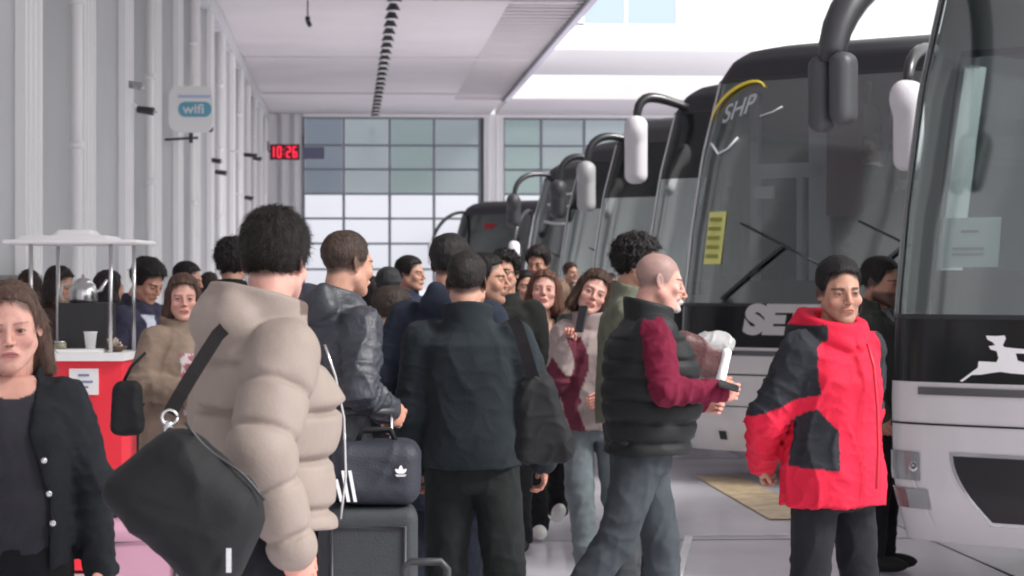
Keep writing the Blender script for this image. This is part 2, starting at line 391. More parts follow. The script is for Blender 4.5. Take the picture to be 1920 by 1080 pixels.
def digit(ch_, cx):
    w_, h_, t = .037, .115, .0105
    D_ = {'a': (-w_, w_, h_ - t, h_ + t), 'd': (-w_, w_, -h_ - t, -h_ + t), 'g': (-w_, w_, -t, t), 'b': (w_ - t, w_ + t, 0, h_), 'c': (w_ - t, w_ + t, -h_, 0), 'f': (-w_ - t, -w_ + t, 0, h_), 'e': (-w_ - t, -w_ + t, -h_, 0)}
    for i, q in enumerate(SEG[ch_]): x0, x1, z0, z1 = D_[q]; dg_.box(cx + x0, cx + x1, -.012 - i * .0008, -.007, z0, z1)
for c, x in zip('1026', (-.285, -.125, .085, .230)): digit(c, x)
dg_.box(-.028, -.008, -.012, -.007, .04, .06).box(-.028, -.008, -.012, -.007, -.06, -.04)
dg_.build('digits', m_led, ck)
MB().tube([(-.38, .05, .25), (-.38, .05, .05)], .02).box(-.38, -.34, .04, .08, .0, .04).build('bracket', m_blk, ck)
dp = root('display_panel', 'dark blank display box beside the red clock', 'display', place3(588, 287, 80))
MB().box(-.27, .25, 0, .1, -.14, .14).build('housing', mat('display dark', C(62, 64, 82), rough=.5), dp)
MB().box(-.27, -.23, .02, .06, -.15, .42).build('post', m_blk, dp)
def cctv(px, py, s, sx, label):
    c = root('security_camera', label, 'security camera', place3(px, py, s), 0, None)
    MB().tube([(-.22 * sx, .05, .08), (-.08 * sx, .0, .06), (0, 0, .0)], .018, 8).build('bracket', m_rib, c)
    MB().tube([(-.03 * sx, 0, 0), (.14 * sx, -.06, -.03)], [.045, .05], 10).build('camera_body', m_blk if sx > .9 else mat('camera grey', (.35, .35, .36), rough=.4), c)
    MB().lathe([(.03, .0), (.034, -.02), (.0, -.025)], 10, (.15 * sx, -.06, -.03)).build('lens', m_chrome, c)
cctv(246, 158, 160, .9, 'small upper camera on the second pilaster left of the wifi sign')
cctv(264, 205, 158, 1.1, 'camera with a bright lens just below the upper wall camera')
cctv(378, 240, 112, 1.3, 'dark camera hanging right under the wifi sign')
cctv(400, 300, 100, 1, 'upper of two thin wall cameras right of the wifi sign')
cctv(408, 322, 98, 1.2, 'lower of two thin wall cameras right of the wifi sign')
cctv(462, 290, 88, 1.6, 'double black camera left of the red clock')
cctv(478, 296, 86, 1.0, 'short black camera nearest the red clock')
cctv(462, 370, 90, 1.0, 'low wall camera under the double camera')

# ============================================================ BUSES
NEXP = 4.2
def fy(x, z, hw=1.25):
    u = min(.9999, abs(x) / hw); c = .32 * (1 - (1 - u ** NEXP) ** (1 / NEXP))
    rk = np.interp(z, [.2, .5, 1.0, 1.42, 2.0, 2.7, 3.28, 3.45, 3.56, 3.62], [.10, .02, 0, .03, .13, .31, .52, .66, .86, 1.2])
    return c + float(rk)
def hwz(z): return float(np.interp(z, [.2, .6, 1.2, 2.6, 3.28, 3.5, 3.62], [1.20, 1.25, 1.25, 1.25, 1.22, 1.17, 1.06]))
def patch(name, m, parent, u0, u1, z0, z1, off=0, nu=24, nz=10, th=0):
    V = []; F = []
    for j in range(nz + 1):
        z = z0 + (z1 - z0) * j / nz; a = u0(z) if callable(u0) else u0; b_ = u1(z) if callable(u1) else u1
        ta, tb = math.asin(max(-1, min(1, a))), math.asin(max(-1, min(1, b_)))
        for i in range(nu + 1):
            u = math.sin(ta + (tb - ta) * i / nu); hw = hwz(z); x = u * hw; e = abs(u) ** 5
            V.append((x * (1 + off * e / 1.25), fy(x, z, hw) - off, z))
    for j in range(nz):
        for i in range(nu):
            a = j * (nu + 1) + i; F.append((a, a + 1, a + nu + 2, a + nu + 1))
    return mesh_obj(name, V, F, m, parent)
def bus(label, px, s, arm=.72, twin=False, wip=True, clear=False, band=False, grille=True, body=(.78, .76, .76), mask=(.015, .016, .018), cap_=(.016, .016, .020), gtint=(.35, .40, .40), refl=.42, pillar=(.35, .36, .37),
        mir=('white', 'white'), extra=None, lower=None, key='', my=-.5, mz=2.75, mh=.33):
    x0, y0 = place(px, s); phi = R(-39) - YAW
    c_, s_ = math.cos(phi), math.sin(phi); lx, ly = -1.23, .2
    o = (x0 - (c_ * lx - s_ * ly), y0 - (s_ * lx + c_ * ly))
    r = root('coach', label, 'coach', (*o, 0), phi, 'coaches parked nose-in along the platform')
    mb_ = mat('coach paint ' + key, body, rough=.28, coat=.6, var=.04, vs=2); mk = mat('coach mask ' + key, mask, rough=.2, coat=.15, spec=.3); mc = mat('coach roof ' + key, cap_, rough=.45, coat=0, spec=.3)
    mg = glass('coach glass ' + key, gtint, refl); mp = mat('coach pillar ' + key, pillar, rough=.25, coat=.3)
    bd = patch('body', mb_, r, -1, 1, .24, 1.08, nu=40, nz=10)
    patch('mask', mk, r, -1, 1, 1.08, 1.42, nu=40, nz=4)
    patch('windshield', mg, r, -.985, .985, 1.425, 3.28, nu=40, nz=16)
    patch('pillar', mp, r, -1, -.93, 1.42, 3.28, .004, nu=6, nz=16); patch('pillar', mp, r, .93, 1, 1.42, 3.28, .004, nu=6, nz=16)
    patch('roof_front', mc, r, -1, 1, 3.28, 3.62, nu=40, nz=10)
    patch('windshield_seal', m_blk, r, -.99, .99, 3.265, 3.29, .006, nu=30, nz=1)
    patch('windshield_seal', m_blk, r, -.99, .99, 1.41, 1.435, .006, nu=30, nz=1)
    if band:
        patch('sun_band', mat('sun band glass', (.012, .014, .015), rough=.12, coat=.4), r, -.93, .93, 2.62, 3.262, .005, nu=30, nz=8)
    # sides, roof and rear
    for sd, sg in (('m', -1), ('p', 1)):
        V = []; zs = [.24, .6, 1.1, 1.5, 1.5, 2.0, 2.9, 2.9, 3.28, 3.45, 3.62]
        for z in zs:
            hw = hwz(z); ys = fy(hw * .9999, z, hw)
            V.append((sg * hw, ys, z)); V.append((sg * hw, 12.0, z))
        n = len(zs)
        for nm, a, b_, m in (('side_panel', 0, 3, mb_), ('side_window', 4, 6, glass('clear side glass', (.55, .62, .62), .08) if clear else mat('side glass', (.02, .025, .028), rough=.05, spec=.8)), ('side_rail', 7, 10, mc)):
            F = [(2 * i, 2 * i + 1, 2 * i + 3, 2 * i + 2) for i in range(b_ - a)]
            mesh_obj(nm, V[2 * a:2 * b_ + 2], F, m, r, smooth=False)
    hw = hwz(3.62); V = [(hw * u, fy(hw * u, 3.62, hw), 3.62) for u in np.sin(np.linspace(-PI / 2, PI / 2, 21)) * .9999]
    mesh_obj('roof', V + [(hw, 12, 3.62), (-hw, 12, 3.62)], [tuple(range(23))], mc, r, smooth=False)
    MB().box(-1.22, 1.22, 11.9, 12.0, .26, 3.6).box(-1.2, 1.2, 1.0, 11.9, .22, .30).build('rear_panel', mb_, r)
    # inside: floor, dashboard, seats
    MB().box(-1.17, 1.17, .9, 11.8, 1.05, 1.12).box(-1.17, 1.17, 4.4, 4.5, 1.12, 3.3).build('cabin_floor', mat('cabin dark', (.13, .14, .145), rough=.8), r)
    MB().box(-1.14, 1.14, .42, 1.15, 1.42, 1.62).box(.25, .95, .62, 1.2, 1.62, 1.74).build('dashboard', mat('dashboard', (.05, .052, .055), rough=.6), r)
    for x, y in ((-.62, 2.7), (.60, 1.95), (.62, 3.4), (-.62, 3.6)):
        MB().prism(rrect(.25, .36, .09), y, y + .16, Matrix.Translation((x, 0, 2.0))).box(x - .24, x + .24, y - .42, y, 1.55, 1.68).build('seat', mat('seat cloth', (.16, .18, .20), rough=.9), r)
        MB().prism(rrect(.15, .09, .05), y - .01, y + .10, Matrix.Translation((x, 0, 2.42))).build('headrest', mat('headrest cloth', (.5, .5, .5), rough=.9), r)
    # wheels
    for sg in (-1, 1):
        for y in (2.75, 9.2):
            t_ = MB().tube([(sg * .92, y, .5), (sg * 1.18, y, .5)], .5, 28).build('wheel', mat('tyre', (.02, .02, .02), rough=.8), r)
            MB().tube([(sg * 1.17, y, .5), (sg * 1.2, y, .5)], .29, 20).build('rim', m_chrome, t_)
    # wipers
    for x in (-.75, .35) if wip else ():
        wv = MB()
        p0 = (x, fy(x, 1.5) - .03, 1.47); xm = x + .55; p1 = (xm, fy(xm, 1.9) - .035, 1.9); wv.tube([p0, p1], .014, 6)
        p2 = (xm - .42, fy(xm - .42, 2.0) - .02, 2.08); p3 = (xm + .35, fy(xm + .35, 1.75) - .02, 1.74); wv.tube([p2, p1, p3], .011, 6)
        wv.build('wiper', m_blk, r)
    # mirrors
    for sg, cname in ((-1, mir[0]), (1, mir[1])):
        if not cname: continue
        mm = mat('mirror ' + cname, (.72, .70, .74) if cname == 'white' else (.4, .4, .41) if cname == 'pale' else (.05, .052, .058) if cname == 'black' else (.055, .057, .062), rough=.5)
        def mf(P):
            d = rbox(P, (sg * 1.30, my, mz), (.115, .09, mh), .085); d = smin(d, ell(P, (sg * 1.28, my - .05, mz + mh * .6), (.10, .09, .13)), .05)
            if twin: d = smin(rbox(P, (sg * 1.345, my, mz), (.065, .08, mh), .06), rbox(P, (sg * 1.20, my - .03, mz + .02), (.065, .08, mh * .95), .06), .01)
            return smax(d, -rbox(P, (sg * 1.30, my + .11, mz), (.09, .04, mh - .05), .03), .01)
        V, Fq = nets(mf, (sg * 1.3 - .24, my - .25, mz - .5), (sg * 1.3 + .2, my + .2, mz + .5), .016)
        mo = mesh_obj('mirror', V, Fq, mm, r)
        MB().box(sg * 1.30 - .085, sg * 1.30 + .085, my + .072, my + .08, mz - mh + .07, mz + mh - .07).build('mirror_glass', mat('mirror glass', (.7, .7, .7), rough=.03, metal=1), mo)
        ma_ = mat('mirror arm', (.03, .03, .034), rough=.35, coat=.3)
        z1 = mz + mh
        B_ = [Vector(v) for v in ((sg * 1.02, .66, 3.33), (sg * 1.18, .62 + (my - .62) * .55, 3.42), (sg * 1.29, my, z1 + .30), (sg * 1.29, my, z1 - .04))]
        cv = [B_[0] * (1 - t) ** 3 + B_[1] * 3 * t * (1 - t) ** 2 + B_[2] * 3 * t * t * (1 - t) + B_[3] * t ** 3 for t in np.linspace(0, 1, 12)]
        MB().tube(cv, [arm * (.05 + .012 * math.sin(PI * i / 11)) for i in range(12)], 12).build('mirror_arm', ma_, mo)
    # lights
    hl = mat('headlight glass', (.22, .23, .24), rough=.1, coat=1); rd = mat('fog light red', (.16, .03, .04), rough=.15, coat=1); gr = mat('grille black', (.012, .012, .014), rough=.5)
    for sg in (-1, 1) if grille else ():
        def U(a, b_): return (a, b_) if sg > 0 else (-b_, -a)
        h_ = patch('headlight', hl, r, *U(.80, .992), .56, .71, .008, 10, 4)
        xh = sg * 1.05; MB().lathe([(.0, 0), (.026, .004), (.03, .0)], 14).build('reflector', m_chrome, h_)
        h_.children[0].matrix_local = Matrix.Translation((xh * .99, fy(xh, .635) - .012, .635)) @ Matrix.Rotation(R(90), 4, 'X')
        patch('fog_light', rd, r, *U(.885, .994), .41, .515, .008, 8, 3); patch('fog_light', hl, r, *U(.77, .884), .41, .515, .008, 8, 3)
    if not grille:
        for x in (-.92, -.62, .62, .92): patch('fog_light', gr, r, x - .03, x + .03, .33, .40, .006, 6, 3)
        patch('step_line', gr, r, -.98, .98, .60, .608, .004, 40, 1)
    lft = lambda z: -.63 + .16 * max(0, min(1, (.70 - z) / .34)) ** 1.6
    if grille: patch('grille_rim', mat('rim silver', (.6, .6, .62), rough=.2, metal=.6), r, lambda z: lft(z) - .02, lambda z: -lft(z) + .02, .345, .72, .004, 24, 8)
    if grille: patch('grille', gr, r, lft, lambda z: -lft(z), .365, .70, .009, 24, 8)
    patch('panel_gap', gr, r, -.999, .999, .855, .866, .004, 40, 1)
    patch('trim_strip', mat('trim grey', (.16, .16, .17), rough=.25, metal=.5), r, -.80, .80, 1.015, 1.055, .008, 30, 2)
    for sg in (-1, 1) if grille else ():
        f0 = lambda z: sg * (.86 - .09 * (.66 - z) / .34)
        patch('crease', mat('crease', (.75, .74, .75), rough=.25), r, lambda z: min(f0(z), f0(z) + sg * .008), lambda z: max(f0(z), f0(z) + sg * .008), .30, .66, .006, 2, 8)
    if extra: extra(r)
    return r
def on_front(o, off=.008):
    for v in o.data.vertices: v.co.y = fy(v.co.x, v.co.z) - off - (.004 if v.co.y < -.5 else 0)
def deco_setra(r):
    t = text_mesh('lettering', 'SETRA', .30, mat('letter silver', C(205, 205, 210), rough=.35), r, (.02, -.2, 1.295), (R(90), 0, 0), .001, .12, 1.28, .022)
    on_front(t)
    # script lettering and yellow arc on the upper corner of the glass
    m1 = mat('script silver', C(190, 192, 200), rough=.4); m2 = mat('arc yellow', C(205, 175, 60), rough=.4)
    t = text_mesh('script_lettering', 'SHP', .20, m1, r, (-.88, -.2, 3.02), (R(90), R(-18), 0), .001, .5, .95, .003); on_front(t, .012)
    a = MB(); pts = [(-.88 + .26 * math.cos(R(q)), 3.06 + .17 * math.sin(R(q)) + .10 * math.cos(R(q))) for q in range(15, 190, 12)]
    a.tube([(x, fy(x, z) - .02, z) for x, z in pts], [.004 + .011 * math.sin(PI * i / (len(pts) - 1)) for i in range(len(pts))], 6); a.build('yellow_arc', m2, r)
    a = MB(); a.tube([(x, fy(x, z) - .015, z) for x, z in [(-1.08, 2.75), (-.98, 2.66), (-.88, 2.70), (-.80, 2.79)]], .010, 6).build('flourish', m1, r); a = MB(); a.tube([(x, fy(x, z) - .015, z) for x, z in [(-.62, 2.96), (-.5, 2.99), (-.42, 3.03)]], .006, 6); a.build('flourish', m1, r)
    # stickers and cab partition seen in the glass
    x = -.98; V = [(x, fy(x, 1.75) - .012, 1.75), (x + .18, fy(x + .18, 1.75) - .012, 1.75), (x + .18, fy(x + .18, 2.18) - .012, 2.18), (x, fy(x, 2.18) - .012, 2.18)]
    k = mesh_obj('sticker', V, [(0, 1, 2, 3)], mat('sticker yellow', C(190, 190, 120), rough=.6), r, smooth=False)
    b = MB()
    for i in range(5): z = 1.80 + .075 * i; b.box(x + .03, x + .15, fy(x + .09, z) - .024, fy(x + .09, z) - .015, z, z + .03)
    b.build('sticker_text', mat('sticker olive', C(120, 125, 60), rough=.6), k)
    mw = mat('door frame grey', (.62, .63, .65), rough=.5)
    MB().box(-1.05, -.35, .95, 1.0, 2.48, 2.60).box(-.50, -.30, .95, 1.0, 1.5, 3.2).box(-1.08, -1.0, .95, 1.0, 1.5, 3.2).box(-.62, -.56, .95, 1.0, 1.5, 2.5).build('cab_partition', mw, r)
    MB().box(-.30, .02, .9, .96, 2.15, 3.22).build('curtain', mat('maroon curtain', (.12, .012, .022), rough=.9), r)
    MB().prism([(.05, 1.6), (1.12, 1.6), (1.12, 2.34), (.95, 2.42), (.35, 2.30), (.05, 2.1)], .70, .78).build('driver_console', mat('console dark', (.012, .014, .02), rough=.6), r)
    MB().box(-.88, -.70, .7, .74, 2.30, 2.40).build('paper', mat('paper', (.8, .8, .8), rough=.8), r)
def deco_near(r):
    pts = [(353, 315), (362, 318), (395, 291), (430, 289), (470, 281), (500, 276), (540, 281), (600, 284), (640, 300), (648, 293), (618, 262), (590, 240), (560, 232), (552, 205), (600, 205), (640, 225), (648, 217), (606, 190), (548, 186), (510, 182), (505, 175), (515, 150), (510, 138), (480, 141), (443, 140), (450, 155), (470, 165), (478, 175), (455, 180), (462, 192), (485, 198), (492, 225), (485, 240), (420, 238), (418, 262), (390, 285)]
    P = [((-1.2 + (a / 2.077 + 1660 - 1690) / 305), HZ - (b_ / 2.077 + 560 - 530) / 358) for a, b_ in pts]
    o = MB().prism(P, -.51, -.49).build('emblem', mat('emblem white', C(215, 213, 216), rough=.4), r); on_front(o, .008)
    m1 = mat('paper', (.8, .8, .8), rough=.8)
    x0, x1 = -.93, -.58; V = [(x0, fy(x0, 1.7) + .03, 1.68), (x1, fy(x1, 1.7) + .03, 1.68), (x1, fy(x1, 1.93) + .03, 1.94), (x0, fy(x0, 1.93) + .03, 1.94)]
    p = mesh_obj('paper', V, [(0, 1, 2, 3)], mat('paper green white', C(190, 208, 198), rough=.8), r, smooth=False)
    b = MB()
    for i, (a, l) in enumerate(((1.86, .10), (1.77, .18), (1.74, .18))): b.box((x0 + x1) / 2 - l / 2, (x0 + x1) / 2 + l / 2, fy(-.75, a) + .015, fy(-.75, a) + .02, a, a + .014)
    b.build('paper_text', mat('ink grey', (.3, .33, .33), rough=.8), p)
    patch('inner_frame', mat('frame grey green', (.13, .15, .14), rough=.35), r, -.93, -.78, 1.44, 3.27, -.03, 6, 14)
    patch('inner_frame', mat('frame grey green', (.13, .15, .14), rough=.35), r, -.78, .9, 2.84, 3.27, -.03, 20, 4)
    patch('inner_edge', m_blk, r, -.79, .9, 2.80, 2.84, -.034, 20, 1); patch('inner_edge', m_blk, r, -.79, -.765, 1.66, 2.80, -.034, 2, 10); patch('inner_edge', m_blk, r, -.79, .9, 1.62, 1.665, -.034, 20, 1)
    MB().box(-.60, -.30, .55, .60, 2.62, 2.66).box(-.52, -.40, .60, .70, 2.56, 2.62).build('sun_visor', m1, r)
    MB().box(-.28, -.16, .7, .8, 1.6, 2.8).build('door_post', mat('post green', (.08, .10, .10), rough=.5), r)
def deco_far(r):
    t = text_mesh('lettering', 'tur', .24, mat('letter red', (.5, .02, .04), rough=.4), r, (-.1, -.2, 3.0), (R(90), 0, 0), .001, .1, 1.2, .01); on_front(t, .012)
def deco_stripe(r):
    m = mat('silver swirl', (.5, .5, .52), rough=.3)
    for zc, w_ in ((3.1, .5), (2.9, .42), (2.62, .22)):
        MB().tube([(x, fy(x, zc + .08 * math.sin(x * 3)) - .012, zc + .08 * math.sin(x * 3)) for x in np.linspace(-.9, -.9 + w_ * 2, 10)], .022, 6).build('swirl', m, r)

b_near = bus('silver white coach with a leaping animal emblem cut by the right edge', 1680, 350, body=(.62, .60, .61), cap_=(.05, .06, .055), gtint=(.62, .70, .68), refl=.22, wip=False, clear=True, pillar=(.10, .115, .11), mir=('grey', 'grey'), extra=deco_near, key='silver', my=-.36, mz=2.58, mh=.2, arm=1.45, twin=True)
b_set = bus('grey coach lettered SE beneath its windscreen behind the man in red', 1284, 227, body=(.68, .66, .67), gtint=(.62, .65, .67), refl=.25, grille=False, pillar=(.62, .63, .65), mir=(None, 'white'), extra=deco_setra, key='grey', my=-.56)
bus('dark roofed coach with a long white left mirror just behind the lettered coach', 1209, 191, gtint=(.55, .63, .61), refl=.52, pillar=(.62, .63, .64), key='third', band=True, arm=.8, mir=('white', 'white'), my=.15, mz=2.9, mh=.33)
bus('dark roofed coach with one pale grey left mirror, fourth from the right', 1108, 156, body=(.62, .62, .62), cap_=(.03, .03, .033), mask=(.05, .05, .055), gtint=(.5, .6, .58), refl=.54, pillar=(.66, .66, .67), key='pale', band=True, arm=.8, mir=('pale', None), my=.2, mh=.3)
bus('dark roofed coach with a black left mirror, fifth from the right', 1046, 135, body=(.55, .55, .56), cap_=(.02, .02, .022), gtint=(.5, .58, .56), refl=.5, pillar=(.6, .6, .6), key='fifth', band=True, arm=.8, mir=('black', None), my=.3, mh=.26)
bus('black topped coach with silver swirls on its glass, second from the far end', 984, 116, cap_=(.02, .02, .022), gtint=(.2, .22, .24), refl=.22, key='swirl', extra=deco_stripe, mir=('black', 'white'), my=.0, mh=.26)
bus('farthest coach with a black front, red letters and white horn mirrors', 842, 76, body=(.5, .5, .52), cap_=(.02, .02, .024), gtint=(.08, .08, .09), refl=.10, key='far', extra=deco_far, mir=('white', 'white'), my=-.35, mz=2.3, mh=.28)
# ============================================================ PEOPLE
def sstep(a, b, x): t = np.clip((x - a) / (b - a), 0, 1); return t * t * (3 - 2 * t)
def head_sdf(P, fem=False, fat=0):
    x, y, z = P; X = np.abs(x); Q = [X, y, z]; g = .93 if fem else 1.0; w = .0 + fat
    d = ell(Q, (0, .014, .034), (.0715, .0945, .081))
    d = smin(d, ell(Q, (0, -.030, -.025), ((.058 + w) * (1 if not fem else .98), .060, .080)), .03)
    d = smin(d, cap(Q, (.050 * g + w, .0, -.052), (.018 * g, -.064, -.093), .018, .014), .035)
    d = smin(d, ell(Q, (0, -.073, -.098), (.020 * g + w * .5, .017, .015)), .022)
    if fat: d = smin(d, ell(Q, (0, -.035, -.105), (.05, .045, .03)), .03)
    d = smin(d, ell(Q, (.041, -.066, -.026), (.022 + w * .6, .017, .018)), .022)
    d = smin(d, cap(Q, (0, -.086, .020), (.036, -.078, .021), .0085 if not fem else .006, .0075), .018)
    # eye sockets, eyeballs with lids
    d = smax(d, -ell(Q, (.031, -.101, .000), (.0185, .0145, .0125)), .014)
    d = smin(d, ell(Q, (.0315, -.0775, -.001), (.0145, .0130, .0125)), .005)
    # nose
    d = smin(d, cap(Q, (0, -.088, .014), (0, -.1105, -.026), .0065, .0095 if not fem else .0082), .012)
    d = smin(d, ell(Q, (.0115 if not fem else .010, -.0985, -.031), (.0075, .0095, .0065)), .008)
    d = smax(d, -ell(Q, (.007, -.104, -.0385), (.0035, .005, .003)), .003)
    # mouth
    z = z + .0034 * np.minimum((x / .02) ** 2, 2); Q = [X, y, z]
    m = .0 if not fem else .0015
    d = smin(d, ell(Q, (0, -.0860, -.057), (.026, .012, .014)), .012)
    d = smin(d, ell(Q, (.005, -.0955, -.0555), (.017, .0055, .0042 + m)), .006)
    d = smin(d, ell(Q, (0, -.0935, -.0655), (.016, .0065, .0052 + m)), .006)
    d = smax(d, -ell(Q, (0, -.1035, -.0607), (.021, .0085, .0012)), .003)
    d = smax(d, -ell(Q, (0, -.1010, -.0775), (.02, .011, .006)), .012)
    z = P[2]; Q = [X, y, z]
    # ears
    c, s = math.cos(.25), math.sin(.25); yy = (y - .016) * c - (z + .004) * s; zz = (y - .016) * s + (z + .004) * c
    e = ell([X - .0735 - yy * .35, yy, zz], (0, 0, 0), (.0065, .0165, .030))
    e = smax(e, -ell([X - .0815 - yy * .35, yy + .003, zz - .003], (0, 0, 0), (.006, .009, .019)), .004)
    d = smin(d, e, .006)
    # neck
    n = cap(Q, (0, .030, -.05), (0, .050, -.20), .051 if not fem else .044, .056 if not fem else .047)
    n = smin(n, cap(Q, (.035, .03, -.06), (.012, .0, -.20), .016, .016), .02)
    d = smin(d, n, .022)
    return d
def head_zones(V, fem):
    x, y, z = np.abs(V[:, 0]), V[:, 1], V[:, 2]; fr = y < -.055
    zn = {}
    u = (x - .0315) / .0135; up = .0052 * (1 - u * u) - .0008; lo_ = -.0042 * (1 - u * u) - .0012
    inside = fr & (np.abs(u) < 1)
    zn['eye'] = inside & (z < up) & (z > lo_) & (y < -.078)
    rr = np.hypot(x - .0312, z - .0005); zn['iris'] = zn['eye'] & (rr < .0066)
    lash = fr & (np.abs(u) < 1.08) & (np.abs(z - .0052 * (1 - np.minimum(u * u, 1.1)) - .0002) < .0016) & (y < -.07)
    zn['lash'] = lash & ~zn['iris']
    b = (x - .034) / .021; bz = .0165 + .004 * (1 - b * b) - (.001 if not fem else -.001); th = (.0050 if not fem else .0026) * (1 - .45 * np.clip(b, -1, 1))
    zn['brow'] = np.where(fr, np.exp(-((z - bz) / th) ** 4) * sstep(1.15, .85, np.abs(b)), 0)
    zm = z + .0034 * np.minimum((x / .02) ** 2, 2); z0_ = z; z = zm; l = x / .0235; zu = -.0520 - .005 * l * l - .0015 * np.exp(-(x / .004) ** 2); zl = -.0705 + .0085 * l * l
    zn['lip'] = np.where(fr & (np.abs(l) < 1) & (y < -.08), sstep(zl - .001, zl + .0015, z) * sstep(zu + .001, zu - .0015, z), 0)
    zn['mouth'] = np.where(fr & (x < .022) & (y < -.08), np.exp(-((z + .0607) / .0012) ** 2), 0)
    z = z0_
    zn['nostril'] = np.where((np.hypot(x - .0065, z + .0385) < .0038) & (y < -.088), 1., 0)
    zn['cheek'] = np.exp(-((x - .042) / .02) ** 2 - ((z + .03) / .02) ** 2) * (y < -.04)
    nose = np.exp(-(x / .014) ** 2 - ((z + .028) / .012) ** 2) * (y < -.09); ear = sstep(.071, .077, x)
    zn['red'] = np.clip(nose + ear * .8 + zn['cheek'] * .8, 0, 1)
    jaw = sstep(-.030, -.052, z) * sstep(.035, .005, y) * sstep(-.145, -.118, z)
    mou = np.exp(-(x / .026) ** 2) * np.exp(-((z + .045) / .006) ** 2)
    zn['beard'] = np.clip(jaw + mou, 0, 1) * (1 - zn['lip']) * sstep(.0, .012, np.hypot(x / 1.3, z + .03) - .012)
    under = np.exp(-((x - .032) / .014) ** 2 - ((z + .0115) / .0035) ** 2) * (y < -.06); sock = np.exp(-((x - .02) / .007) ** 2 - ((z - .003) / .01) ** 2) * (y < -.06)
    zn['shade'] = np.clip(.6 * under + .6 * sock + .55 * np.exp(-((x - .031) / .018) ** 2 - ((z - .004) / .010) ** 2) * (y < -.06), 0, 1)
    return zn
HEADS = {}
def head_template(fem, hi, fat=0):
    k = (fem, hi, fat)
    if k not in HEADS:
        V, Fq = nets(lambda P: head_sdf(P, fem, fat), (-.105, -.135, -.215), (.105, .135, .13), .0021 if hi else .0042)
        HEADS[k] = (V, Fq, head_zones(V, fem))
    return HEADS[k]
def hand_template(curl, hi=True):
    k = ('hand', curl, hi)
    if k in HEADS: return HEADS[k]
    ch = []
    for i, (y0, L) in enumerate([(-.029, .070), (-.0095, .079), (.0100, .073), (.0285, .058)]):
        p = Vector((0, y0, -.086)); a = R(12 + curl * 28 + i * 3); pts = [p]
        for j, fr in enumerate((.45, .31, .26)):
            d = Vector((-math.sin(a), (y0 * .9) * (1 - curl * .8), -math.cos(a))).normalized(); p = p + d * L * fr; pts.append(p); a += R(18 + curl * 52)
        ch.append(pts)
    def f(P):
        d = ell(P, (0, 0, -.05), (.0165, .043, .046))
        d = smin(d, ell(P, (-.008, -.022, -.035), (.015, .019, .03)), .015)
        d = smin(d, cap(P, (0, 0, .03), (0, 0, -.02), .026, .025), .02)
        for i, pts in enumerate(ch):
            r = (.0088, .0092, .0088, .0078)[i]; e = None
            for j in range(3):
                q = cap(P, pts[j], pts[j + 1], r * (1 - .08 * j), r * (1 - .08 * (j + 1)))
                e = q if e is None else smin(e, q, .004)
            d = smin(d, e, .005 if i else .005)
        th = [(-.004, -.030, -.028), (-.018 - .012 * curl, -.052 + .012 * curl, -.058), (-.026 - .012 * curl, -.056 + .022 * curl, -.088)]
        t = smin(cap(P, th[0], th[1], .0135, .0105), cap(P, th[1], th[2], .0100, .0080), .004)
        return smin(d, t, .008)
    V, Fq = nets(f, (-.11, -.085, -.185), (.045, .06, .05), .0028 if hi else .005)
    HEADS[k] = (V, Fq); return HEADS[k]

